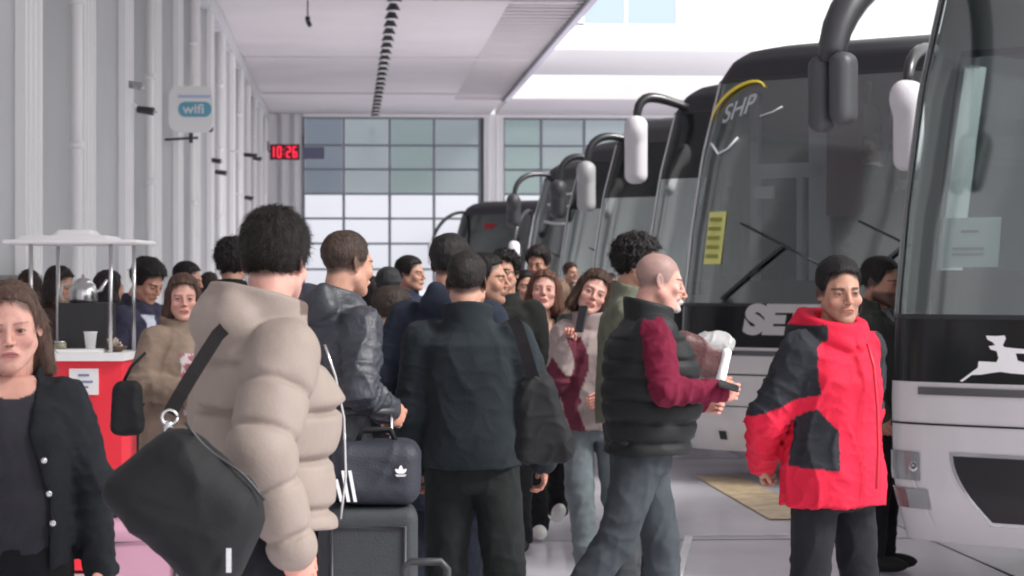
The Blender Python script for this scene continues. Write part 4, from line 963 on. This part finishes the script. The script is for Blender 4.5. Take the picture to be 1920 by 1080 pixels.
# bald man in vest
def vestmar(V, c): return c
bm, JB, hmB, kB = P('bald heavy man in profile with a black padded vest and maroon sleeves, holding a phone', 1236, 442, 466, 94, head=(2, 10, 0), skin='pink', fat=.006, hair=('bald', (.17, .13, .125), .0), H=1.745, hi=True, brow=(.12, .10, .09),
  inner=dict(c=(.15, .012, .035), t=.022, hem=.95, belly=.05, fold=.010, ff=32, res=.007),
  jacket=dict(c=(.011, .013, .014), t=.044, hem=.885, sleeve=0, belly=.075, collar=.045, cr=(.088, .088), ct=.016, kind='puffer', puff=.085, pa=.012, w=1.0),
  trousers=dict(c=(.055, .065, .075), kind='denim', r=1.14), arms={'m': ((-.275, -.045, 1.165), (-.20, -.285, 1.155), (0, -.3, 1), .85), 'p': ((.26, -.06, 1.16), (.12, -.28, 1.10), (0, -.2, 1), .8)},
  legs={'m': ((-.09, .13, .52), (-.09, .40, .14)), 'p': ((.09, -.10, .5), (.09, -.12, .085))}, hoff=(0, -.075), build=1.12, group='people waiting on the platform')

# man in red
def redp(V, c):
    c = c.copy(); x, y, z = V.T
    arm = (x < -.155 - .25 * np.maximum(0, 1.40 - z) * .12) & (z > 1.17 + (x + .3) * .5) & (z < 1.47)
    yoke = (x < -.10) & (z > 1.30) & (z > 1.50 + (x + .10) * .55 - .06) & (z < 1.50)
    oth = (x > .165) & (z > 1.17) & (z < 1.47)
    side = (x > -.235) & (x < -.10 + (z - .95) * .05) & (z > .955 + (x + .1) * -.15) & (z < 1.19 - np.abs(x + .165) * 1.3) & (y < .02)
    m = arm | yoke | oth | side; c[m] = (.020, .022, .028)
    zipl = (np.abs(x - .005) < .006) & (y < -.08) & (z < 1.46); c[zipl] = (.45, .008, .03)
    return c
rm, JR, hmR, kR = P('young man in a bright red and black jacket standing with hands behind his back', 1574, 515, 480, 32, head=(-24, 5, -2), skin='tan', hair=('short', (.008, .007, .008), .010), H=1.70, hi=True, beard=.22, hscale=1.0,
  jacket=dict(c=(.58, .015, .045), kind='nylon', t=.030, w=1.06, hem=.825, collar=.045, cr=(.105, .10), ct=.020, cf=.3, hood=1.0, fold=.011, ff=28, paint=redp, res=.0065, flare=.012, open=None),
  trousers=dict(c=(.016, .017, .020), r=1.0), arms={'m': ((-.245, .09, 1.15), (-.15, .22, .98), (0, 0, -1), .6), 'p': ((.27, .12, 1.13), (.10, .24, .98), (0, 0, -1), .6)},
  legs={'m': ((-.11, .01, .5), (-.15, .04, .085)), 'p': ((.12, -.01, .5), (.16, .0, .085))}, hoff=(0, -.03))
fl = MB()
fl.tube([(.016, -.205, .86), (.02, -.21, 1.0), (.02, -.205, 1.15), (.016, -.19, 1.30), (.01, -.165, 1.38)], .006, 6).build('zip_flap', mat('red seam', (.55, .012, .035), rough=.5), rm)

# bearded man behind him
P('bearded man in a dark olive jacket between the man in red and the silver coach', 1654, 338, 487, 62, head=(-14, 6, 0), skin='tan', hair=('short', (.012, .010, .010), .008), beard=.85, hscale=1.15, H=1.735, hi=True,
  inner=dict(c=(.22, .23, .25), t=.01, hem=.95, fold=.004), jacket=dict(c=(.045, .052, .045), t=.035, hem=.88, open=(.05, .06, 1.4), collar=.04), trousers=dict(c=BLK),
  arms={'m': ((-.24, .02, 1.13), (-.24, -.06, .9)), 'p': ((.22, .02, 1.13), (.24, -.05, .9))})

# left group
def scarf(V, c):
    c = c.copy(); x, y, z = V.T; m = (np.abs(x) < .10) & (y < -.03) & (z < 1.33) & (z > 1.0)
    n = np.sin(x * 70 + z * 30) * np.sin(z * 80 - x * 20); c[m] = np.where((n[m] > .1)[:, None], np.array([.30, .10, .13]), np.array([.55, .48, .50])); return c
P('long haired woman in a beige coat and patterned scarf beside the red stall', 343, 372, 512, 38, head=(-30, 2, 0), fem=True, skin='pink', hair=('long', (.075, .040, .030), .012), H=1.65, hi=True,
  jacket=dict(c=(.24, .18, .14), t=.038, hem=.55, collar=.04, cr=(.085, .085), fold=.008, flare=.05, paint=scarf), trousers=dict(c=BLK),
  arms={'m': ((-.24, .0, 1.16), (-.09, -.24, 1.12), (0, 0, 1), .8), 'p': ((.22, -.02, 1.16), (.06, -.24, 1.15), (0, 0, 1), .8)})
P('man with floppy black hair looking down in a purple navy jacket with a white stripe', 276, 305, 488, 52, head=(0, 26, 0), skin='mid', hair=('mop', DH, .018), H=1.74, hi=True, hoff=(0, -.05), hscale=1.05,
  jacket=dict(c=(.045, .045, .075), t=.04, hem=.9, hood=.7, fold=.008, paint=lambda V, c: np.where(((V[:, 0] > -.10) & (V[:, 0] < -.03) & (V[:, 1] < 0) & (V[:, 2] < 1.42))[:, None], np.array([.55, .58, .68]), c)), trousers=dict(c=BLK))
P('man in a teal green top behind the beige coated woman', 352, 272, 488, 70, head=(0, 10, 0), skin='mid', hair=('short', DH, .008), H=1.755, jacket=dict(c=(.03, .055, .06), t=.03, collar=.04), trousers=dict(c=BLK))
P('curly black haired person showing above the puffer jacket hood', 436, 335, 447, 175, skin='mid', hair=('curly', DH, .018), H=1.85, jacket=dict(c=BLK, t=.03, collar=.05), trousers=dict(c=BLK))
P('dark haired person behind the steel teapot in a brown top', 112, 285, 497, 60, head=(0, 14, 0), fem=True, skin='mid', hair=('bob', (.022, .015, .013), .012), H=1.715, jacket=dict(c=(.045, .030, .026), t=.03, collar=.03), trousers=dict(c=BLK))
P('person with brown hair behind the left poles of the stall', 55, 262, 503, 180, fem=True, skin='mid', hair=('long', (.035, .022, .018), .010), H=1.70, jacket=dict(c=(.035, .04, .035), t=.03), trousers=dict(c=BLK))
P('long dark haired woman to the right of the teapot turning away', 206, 275, 505, 130, fem=True, skin='mid', hair=('long', (.020, .016, .018), .012), H=1.69, jacket=dict(c=(.022, .020, .024), t=.035), trousers=dict(c=BLK))

# far people in the gap
P('distant man in profile with swept black hair, left of the navy coat', 770, 262, 478, 62, skin='mid', hair=('short', DH, .012), H=1.80, jacket=dict(c=(.03, .035, .055), t=.035, collar=.05), trousers=dict(c=BLK))
P('distant person in a dark grey knitted hat, back turned', 728, 285, 500, 180, skin='mid', hair=('short', (.03, .03, .034), .012), H=1.705, jacket=dict(c=(.03, .03, .036), t=.04, collar=.05), trousers=dict(c=BLK), cap_=('beanie', (.045, .045, .052)))
P('distant person in maroon with black hair beside the knitted hat', 697, 225, 513, 160, fem=True, skin='mid', hair=('bob', DH, .010), H=1.66, jacket=dict(c=(.09, .015, .028), t=.04), trousers=dict(c=BLK))
P('distant man with thick dark hair in front of the greenish windscreen', 1009, 236, 459, -25, head=(0, 12, 0), skin='tan', hair=('mop', (.018, .012, .012), .016), H=1.90, jacket=dict(c=(.02, .018, .02), t=.035, collar=.05), trousers=dict(c=BLK), beard=.3)
P('smallest distant man by the coaches, short brown hair, face turned right', 1070, 158, 488, 30, skin='mid', hair=('short', (.05, .025, .02), .008), H=1.86, jacket=dict(c=(.04, .035, .035), t=.03), trousers=dict(c=BLK))
P('distant person in black left of the auburn haired woman', 984, 250, 503, 15, skin='mid', hair=('short', DH, .010), H=1.70, jacket=dict(c=BLK, t=.035), trousers=dict(c=BLK))
P('distant fair haired woman right behind the auburn haired woman', 1046, 262, 520, 190, fem=True, skin='mid', hair=('long', (.20, .13, .09), .010), H=1.63, jacket=dict(c=(.10, .08, .07), t=.035), trousers=dict(c=BLK))
P('distant man in a grey coat between the leather jacket and maroon person', 676, 180, 508, 175, skin='mid', hair=('short', DH, .008), H=1.72, jacket=dict(c=(.06, .06, .065), t=.035), trousers=dict(c=BLK))
P('distant pale coated woman behind the teal green top', 392, 215, 500, 185, fem=True, skin='mid', hair=('long', (.03, .02, .018), .010), H=1.70, jacket=dict(c=(.25, .22, .2), t=.035), trousers=dict(c=BLK))
dr, _, _, _ = P('driver in a dark suit with white collar inside the lettered coach', 1632, 228, 248, -40, skin='tan', hair=('short', DH, .006), H=1.72, hi=False, jacket=dict(c=(.010, .012, .02), t=.03, collar=.01), inner=dict(c=(.8, .8, .8), t=.01, top=1.50, hem=1.0, fold=0), trousers=dict(c=BLK), group='coach driver')
dr.location.z = 1.125

# ============================================================ LUGGAGE AND CARRIED THINGS
m_bag = mat('black bag cloth', (.012, .0125, .014), rough=.7, spec=.25, var=.12, vs=9, bump=.12, bs=160)
m_case = mat('grey suitcase cloth', (.030, .034, .040), rough=.7, var=.10, vs=12, bump=.3, bs=200)
def sdf_obj(name, f, lo, hi_, h, m, parent): V, Fq = nets(f, lo, hi_, h); return mesh_obj(name, V, Fq, m, parent)
def rbx_obj(name, c, hf, r, m, parent, h=.008, wrk=0): 
    return sdf_obj(name, lambda P: rbox(P, c, hf, r) + (folds(P, 3, wrk, 20) if wrk else 0), [c[i] - hf[i] - .04 for i in range(3)], [c[i] + hf[i] + .04 for i in range(3)], h, m, parent)
# large shoulder bag
bx, by, bz = place3(352, 946, 800)
sb = root('shoulder_bag', 'large plain black shoulder bag hanging behind the beige puffer jacket', 'bag', (bx, by, bz), 0)
TB = Matrix.Rotation(R(-8), 4, 'Z') @ Matrix.Rotation(R(42), 4, 'Y')
def bagf(P):
    Q = inv_pts(P, TB); d = rbox(Q, (0, 0, 0), (.180 - .03 * np.clip(Q[2] / .15, -1, 1), .085, .142), .082)
    return d + .016 * wob(P, 10, 2) + folds(P, 4, .009, 15)
sdf_obj('body', bagf, (-.36, -.2, -.36), (.36, .2, .36), .008, m_bag, sb)
zt = MB(); zt.tube([TB @ Vector((x, -.03, .140 + .006 * math.sin(x * 30))) for x in np.linspace(-.13, .13, 12)], .004, 6).build('zip', m_blk, sb)
hw_ = MB(); c0 = TB @ Vector((.165, -.095, -.01)); hw_.box(c0.x - .006, c0.x + .006, c0.y - .012, c0.y + .0, c0.z - .028, c0.z + .028).build('buckle', m_chrome, sb)
p0 = Vector(place3(318, 775, 800)) - Vector((bx, by, bz)); p1 = Vector(place3(362, 700, 790)) - Vector((bx, by, bz)); p2 = Vector(place3(408, 628, 760)) - Vector((bx, by, bz))
def ribbon(pts, w_, t, side):
    V = []; n = len(pts)
    for i, p in enumerate(pts):
        d = (pts[min(i + 1, n - 1)] - pts[max(i - 1, 0)]).normalized(); a = d.cross(side).normalized() * w_ / 2; b = side.normalized() * t / 2
        V += [p - a - b, p + a - b, p + a + b, p - a + b]
    F = [(0, 3, 2, 1)] + [(4 * i + q, 4 * i + (q + 1) % 4, 4 * i + 4 + (q + 1) % 4, 4 * i + 4 + q) for i in range(n - 1) for q in range(4)] + [tuple(4 * n - 4 + q for q in range(4))]
    return [tuple(v) for v in V], F
V, F = ribbon([p0, (p0 + p1) / 2 + Vector((0, -.01, 0)), p1, (p1 + p2) / 2, p2, p2 + Vector((.05, .06, .05))], .034, .006, Vector((0, -1, 0)))
mesh_obj('strap', V, F, mat('strap black', (.014, .013, .014), rough=.9, spec=.1), sb, smooth=False)
MB().tube([p0 + Vector((.018 * math.cos(t), 0, -.01 + .018 * math.sin(t))) for t in np.linspace(0, 2 * PI, 13)], .004, 6).tube([p0 + Vector((0, 0, -.02)), p0 + Vector((-.01, .03, -.06))], .010, 8).build('ring', m_chrome, sb)

def trolley(label, px, pyt, s, wd, dp_, m, hand=None, rz=0, hh=None, ridges=True):
    x, y = place(px, s); zt_ = zat(pyt, s); r = root('suitcase', label, 'suitcase', (x, y, 0), rz)
    sh = sdf_obj('shell', lambda P: np.minimum(smax(rbox(P, (0, 0, (zt_ + .05) / 2), (wd / 2, dp_ / 2, (zt_ - .05) / 2), .045), -(np.abs(np.abs(P[1]) - dp_ * .30) - .004) * 1 + 0 * P[0] if False else rbox(P, (0, 0, (zt_ + .05) / 2), (wd / 2, dp_ / 2, (zt_ - .05) / 2), .045), .01), 9), (-wd / 2 - .04, -dp_ / 2 - .04, .02), (wd / 2 + .04, dp_ / 2 + .04, zt_ + .05), .009, m, r)
    f = MB(); z0, z1 = .12, zt_ - .07; a = wd / 2 - .05
    f.tube([(-a, -dp_ / 2 - .004, z0), (a, -dp_ / 2 - .004, z0), (a, -dp_ / 2 - .004, z1), (-a, -dp_ / 2 - .004, z1), (-a, -dp_ / 2 - .004, z0)], .006, 6).build('zip', m_blk, r)
    MB().box(-a + .02, a - .02, -dp_ / 2 - .014, -dp_ / 2 + .002, .2, zt_ * .55).build('pocket', m, r)
    MB().tube([(-.08, 0, zt_ - .005), (-.08, 0, zt_ + .03), (.08, 0, zt_ + .03), (.08, 0, zt_ - .005)], .010, 8).build('top_handle', m_blk, r)
    for sx in (-1, 1):
        for sy in (-1, 1): MB().tube([(sx * (wd / 2 - .05), sy * (dp_ / 2 - .05) - .012, .032), (sx * (wd / 2 - .05), sy * (dp_ / 2 - .05) + .012, .032)], .032, 14).box(sx * (wd / 2 - .05) - .015, sx * (wd / 2 - .05) + .015, sy * (dp_ / 2 - .05) - .02, sy * (dp_ / 2 - .05) + .02, .03, .075).build('wheel', m_blk, r)
    if hh:
        MB().tube([(-.085, dp_ / 2 - .03, zt_ - .03), (-.085, dp_ / 2 - .03, hh)], .008, 8).build('pull_rod', m_chrome, r); MB().tube([(.085, dp_ / 2 - .03, zt_ - .03), (.085, dp_ / 2 - .03, hh)], .008, 8).build('pull_rod', m_chrome, r)
        MB().tube([(-.10, dp_ / 2 - .03, hh), (.10, dp_ / 2 - .03, hh)], .015, 10).build('grip', m_blk, r)
    return r, (x, y, zt_)
sc1, (sx_, sy0, sz_) = trolley('tall dark grey suitcase with a sports bag lying on top', 690, 945, 520, .36, .26, m_case, hh=1.13)
sp = root('sports_bag', 'black sports bag with a white three leaf emblem on top of the grey suitcase', 'bag', (sx_ + .03, sy0, sz_ + .002))
def dufff(P):
    d = rbox(P, (0, 0, .115), (.145 + .01, .14, .112), .06); return d + folds(P, 6, .006, 19) + .004 * wob(P, 16, 1)
sdf_obj('body', dufff, (-.2, -.2, -.04), (.2, .2, .28), .007, mat('sports bag navy', (.018, .020, .032), rough=.6, var=.1, vs=12, bump=.3, bs=150), sp)
em = MB()
def leaf(ang, L, w_): 
    P_ = []
    for t in np.linspace(0, 1, 8): P_.append((w_ * math.sin(PI * t) ** .8, L * t))
    P_ += [(-a, b) for a, b in P_[::-1][1:-1]]
    c, s_ = math.cos(ang), math.sin(ang); return [(a * c + b * s_, -a * s_ + b * c) for a, b in P_]
for a, L, w_ in ((0, .030, .0075), (R(52), .026, .0065), (R(-52), .026, .0065)): em.prism([(x, z - .006) for x, z in leaf(a, L, w_)], -.002 - abs(a) * .001, .002)
em.box(-.019, .019, -.0015, .002, -.0125, -.0098).box(-.016, .016, -.0015, .002, -.0165, -.0140)
e_ = em.build('emblem', mat('emblem print', (.75, .75, .78), rough=.5), sp); e_.location = (.085, -.152, .125)
for i in range(3):
    t = MB().prism([(-.150 + .024 * i, .13 - .03 * (i == 0)), (-.138 + .024 * i, .13 - .03 * (i == 0)), (-.118 + .024 * i, .02), (-.130 + .024 * i, .02)], -.156, -.146).build('stripe', MATS['emblem print'], sp)
MB().tube([(-.07, -.05, .22), (-.05, -.05, .27), (.05, -.05, .27), (.07, -.05, .22)], .010, 8).build('carry_handle', m_bag, sp)
MB().tube([(-.07, .05, .22), (-.05, .05, .26), (.05, .05, .26), (.07, .05, .22)], .010, 8).build('carry_handle', m_bag, sp)
trolley('mauve pink suitcase standing behind the woman at the left edge', 262, 968, 575, .30, .24, mat('mauve shell', C(140, 104, 120), rough=.35, var=.06, vs=4), rz=.2)
hx_, hy_ = place(798, 575)
lg = root('luggage_trolley', 'black U shaped trolley handle rising at the bottom edge by the dark trousers', 'trolley', (hx_, hy_, 0))
MB().tube([(-.07, 0, .15), (-.07, 0, .60), (-.072, 0, .665), (-.05, 0, .69), (.05, 0, .69), (.072, 0, .665), (.07, 0, .60), (.07, 0, .15)], .013, 10).build('handle', m_blk, lg)
MB().tube([(-.07, 0, .18), (-.07, 0, .58)], .017, 10).tube([(.07, 0, .18), (.07, 0, .58)], .017, 10).build('sleeve', m_chrome, lg)
rbx_obj('case', (0, -.02, .30), (.15, .10, .235), .04, m_bag, lg)
MB().tube([(-.12, -.02, .035), (-.09, -.02, .035)], .035, 14).build('wheel', m_blk, lg); MB().tube([(.09, -.02, .035), (.12, -.02, .035)], .035, 14).build('wheel', m_blk, lg)

# black bag on the central man's right hip
cx_, cyy, cz_ = place3(1012, 770, 502)
cb = root('shoulder_bag', 'slack black bag hanging at the right side of the man in the charcoal jacket', 'bag', (cx_, cyy, cz_))
TC = Matrix.Rotation(R(-8), 4, 'Y')
sdf_obj('body', lambda P: rbox(inv_pts(P, TC), (0, 0, -.03), (.085 - .03 * np.clip(P[2] / .2, -1, 1), .05, .165), .045) + folds(P, 9, .012, 24), (-.17, -.12, -.28), (.17, .12, .22), .007, m_bag, cb)
V, F = ribbon([Vector(v) for v in ((-.02, -.03, .10), (-.045, -.05, .18), (-.065, -.05, .25), (-.085, -.02, .315), (-.10, .06, .345))], .045, .006, Vector((0, -1, 0)))
mesh_obj('strap', V, F, MATS['strap black'], cb, smooth=False)
# black handbag of the beige coated woman
hx2 = place3(238, 765, 385)
hb = root('handbag', 'black handbag under the arm of the woman in the beige coat', 'bag', hx2)
sdf_obj('body', lambda P: smax(rbox(P, (0, 0, 0), (.075 - .06 * np.clip(P[2], -.2, .3), .06, .13), .04), -9 - P[0] * 0, .01) + folds(P, 2, .006, 24), (-.14, -.12, -.18), (.14, .12, .18), .008, m_bag, hb)
MB().tube([(-.03, 0, .10), (.02, -.01, .2), (.09, 0, .27)], .008, 8).build('strap', m_bag, hb)
# phone of the bald man, phone of the woman, cup
ph = root('phone', 'black phone held out flat by the bald man', 'phone', place3(1366, 724, 452))
o = rbx_obj('body', (0, 0, 0), (.045, .065, .006), .005, m_blk, ph, .003); o.rotation_euler = (R(6), R(18), R(-8))
s1 = MB().box(-.041, .041, -.06, .06, .0062, .0072).build('screen', mat('phone screen', (.01, .01, .012), rough=.08), ph); s1.rotation_euler = (R(6), R(18), R(-8))
ph2 = root('phone', 'dark phone at the ear of the tilted brown haired woman', 'phone', place3(1090, 598, 372))
o = rbx_obj('body', (0, 0, 0), (.006, .035, .07), .005, m_blk, ph2, .003); o.rotation_euler = (0, R(14), R(30))
# bag with white roll
bb = root('travel_bag', 'reddish brown leather bag with a bright white roll and clear wrap at its end', 'bag', place3(1322, 668, 408))
TBB = Matrix.Rotation(R(22), 4, 'Y')
sdf_obj('body', lambda P: rbox(inv_pts(P, TBB), (-.03, 0, -.01), (.135, .07, .085), .05) + folds(P, 5, .006, 22), (-.25, -.13, -.2), (.25, .13, .2), .007, mat('brown leather', (.095, .035, .035), rough=.45, var=.15, vs=10, bump=.3, bs=80), bb)
sdf_obj('clear_wrap', lambda P: ell(P, (.04, 0, .055), (.10, .06, .05)) + folds(P, 8, .016, 30), (-.1, -.12, -.05), (.2, .12, .16), .006, mat('plastic wrap', (.42, .42, .42), rough=.15, spec=.8), bb)
sdf_obj('paper_roll', lambda P: rbox(inv_pts(P, Matrix.Rotation(R(14), 4, 'Y')), (.085, -.03, -.02), (.022, .05, .078), .02) + .003 * wob(P, 50, 1), (-.05, -.13, -.14), (.2, .09, .14), .005, mat('bright paper', (.92, .92, .92), rough=.5), bb)
MB().tube([(-.14, -.05, .10), (-.20, -.04, .20), (-.28, -.02, .30)], .012, 8).build('strap', mat('dark strap', (.02, .02, .02), rough=.6), bb)

# ============================================================ TEA STALL
kx, ky = place(165, 335); ks = 335.
def kz(py): return zat(py, ks)
st = root('tea_stall', 'red tea stall with a white canopy on four steel poles', 'stall', (kx, ky, 0), R(-4))
m_red = mat('stall red', C(218, 38, 52, .60), rough=.45, var=.06, vs=3); m_can = mat('canopy white', C(200, 202, 206, .62), rough=.45)
m_top = mat('counter top', C(225, 215, 210, .62), rough=.4)
sdf_obj('canopy', lambda P: smin(rbox(P, (-.04, 0, kz(455)), (.375, .33, .012), .011), smin(rbox(P, (-.10, 0, kz(448)), (.24, .2, .012), .011), rbox(P, (-.06, 0, kz(438)), (.10, .10, .02), .018), .05), .05), (-.5, -.42, kz(470)), (.42, .42, kz(415)), .009, m_can, st)
for x, y in ((-.275, -.22), (.165, -.22), (.225, .20), (-.21, .22)):
    MB().tube([(x, y, 1.18), (x, y, kz(458))], .011, 10).build('pole', m_chrome, st)
MB().prism([(-.30, .02), (.23, .02), (.23, 1.17), (-.30, 1.17)], -.26, .26).build('counter', m_red, st)
fr = MB().box(-.31, .245, -.30, .30, 1.171, 1.215).build('counter_top', m_top, st)
MB().box(-.17, .12, -.24, -.02, 1.216, 1.232).build('tray', m_can, st)
MB().box(-.16, .11, -.02, .28, 1.216, kz(568)).build('urn_cabinet', mat('urn black', (.022, .022, .024), rough=.4), st)
nt_ = MB().box(-.055, .105, -.272, -.262, kz(736), kz(688)).build('notice', mat('notice paper', C(215, 220, 235, .62), rough=.7), st)
b = MB()
for z, l in ((kz(700), .06), (kz(712), .10), (kz(722), .05)): b.box(.025 - l / 2, .025 + l / 2, -.276, -.2725, z - .006, z + .006)
b.build('notice_text', mat('ink blue', (.22, .27, .42), rough=.8), nt_)
def onk(dx, dy, z): v = Matrix.Rotation(R(-4), 3, 'Z') @ Vector((dx, dy, 0)); return (kx + v.x, ky + v.y, z)
tp = root('teapot', 'polished steel teapot standing on the black cabinet of the stall', 'teapot', onk(-.045, .10, kz(568) + .001), R(10))
MB().lathe([(.075, 0), (.083, .01), (.080, .06), (.066, .105), (.05, .115), (.052, .12), (.03, .135), (.008, .142), (.012, .155), (.0, .162)], 26).build('pot', m_chrome, tp)
MB().tube([(-.07, 0, .10), (-.115, 0, .10), (-.125, 0, .05), (-.11, 0, .01), (-.078, 0, .015)], .009, 8).build('handle', mat('handle pale', (.6, .58, .55), rough=.4), tp)
MB().tube([(.07, 0, .05), (.10, 0, .075), (.135, 0, .13)], [.018, .012, .009], 10).build('spout', m_chrome, tp)
cu = root('paper_cup', 'white paper cup on the tray of the tea stall', 'cup', onk(.035, -.12, 1.2335)); MB().lathe([(.026, 0), (.036, .088), (.039, .09), (.039, .095), (.033, .093), (.024, .01)], 20).build('cup', mat('cup white', C(228, 212, 220, .62), rough=.5), cu)
gb = root('glass_jar', 'small glass jar with a metal lid left of the paper cup', 'jar', onk(-.125, -.16, 1.2335)); j = MB().lathe([(.03, 0), (.034, .01), (.034, .03), (.03, .034)], 16).build('jar', mat('jar contents', (.3, .28, .2), rough=.3), gb); MB().lathe([(.032, .035), (.032, .043)], 16).build('lid', m_chrome, gb)
bw = root('snack_bowl', 'brown bowl heaped with wrapped sugar at the right end of the counter', 'bowl', onk(.175, -.12, 1.2165))
MB().lathe([(.03, 0), (.06, .02), (.066, .032), (.06, .03), (.03, .01)], 18).build('bowl', mat('bowl brown', (.10, .055, .035), rough=.5), bw)
sp_ = MB()
for i in range(18):
    a, r_ = random.uniform(0, 6.28), random.uniform(0, .045); M = Matrix.Translation((r_ * math.cos(a), r_ * math.sin(a), .035 + random.uniform(0, .03))) @ Euler((random.random() * 3, random.random() * 3, random.random() * 3)).to_matrix().to_4x4()
    sp_.box(-.016, .016, -.006, .006, -.003, .003, M)
sp_.build('sugar_sachets', mat('sachet', (.6, .5, .42), rough=.5), bw)
cn = root('service_counter', 'dark green counter along the wall at the left edge behind the woman', 'counter', (*place(-10, 232), 0))
MB().box(-.5, .32, -.3, .3, 0, 1.62).build('cabinet', mat('counter green', (.05, .06, .05), rough=.5), cn); MB().box(-.52, .34, -.32, .32, 1.622, 1.66).build('worktop', mat('worktop grey', (.25, .26, .24), rough=.4), cn)
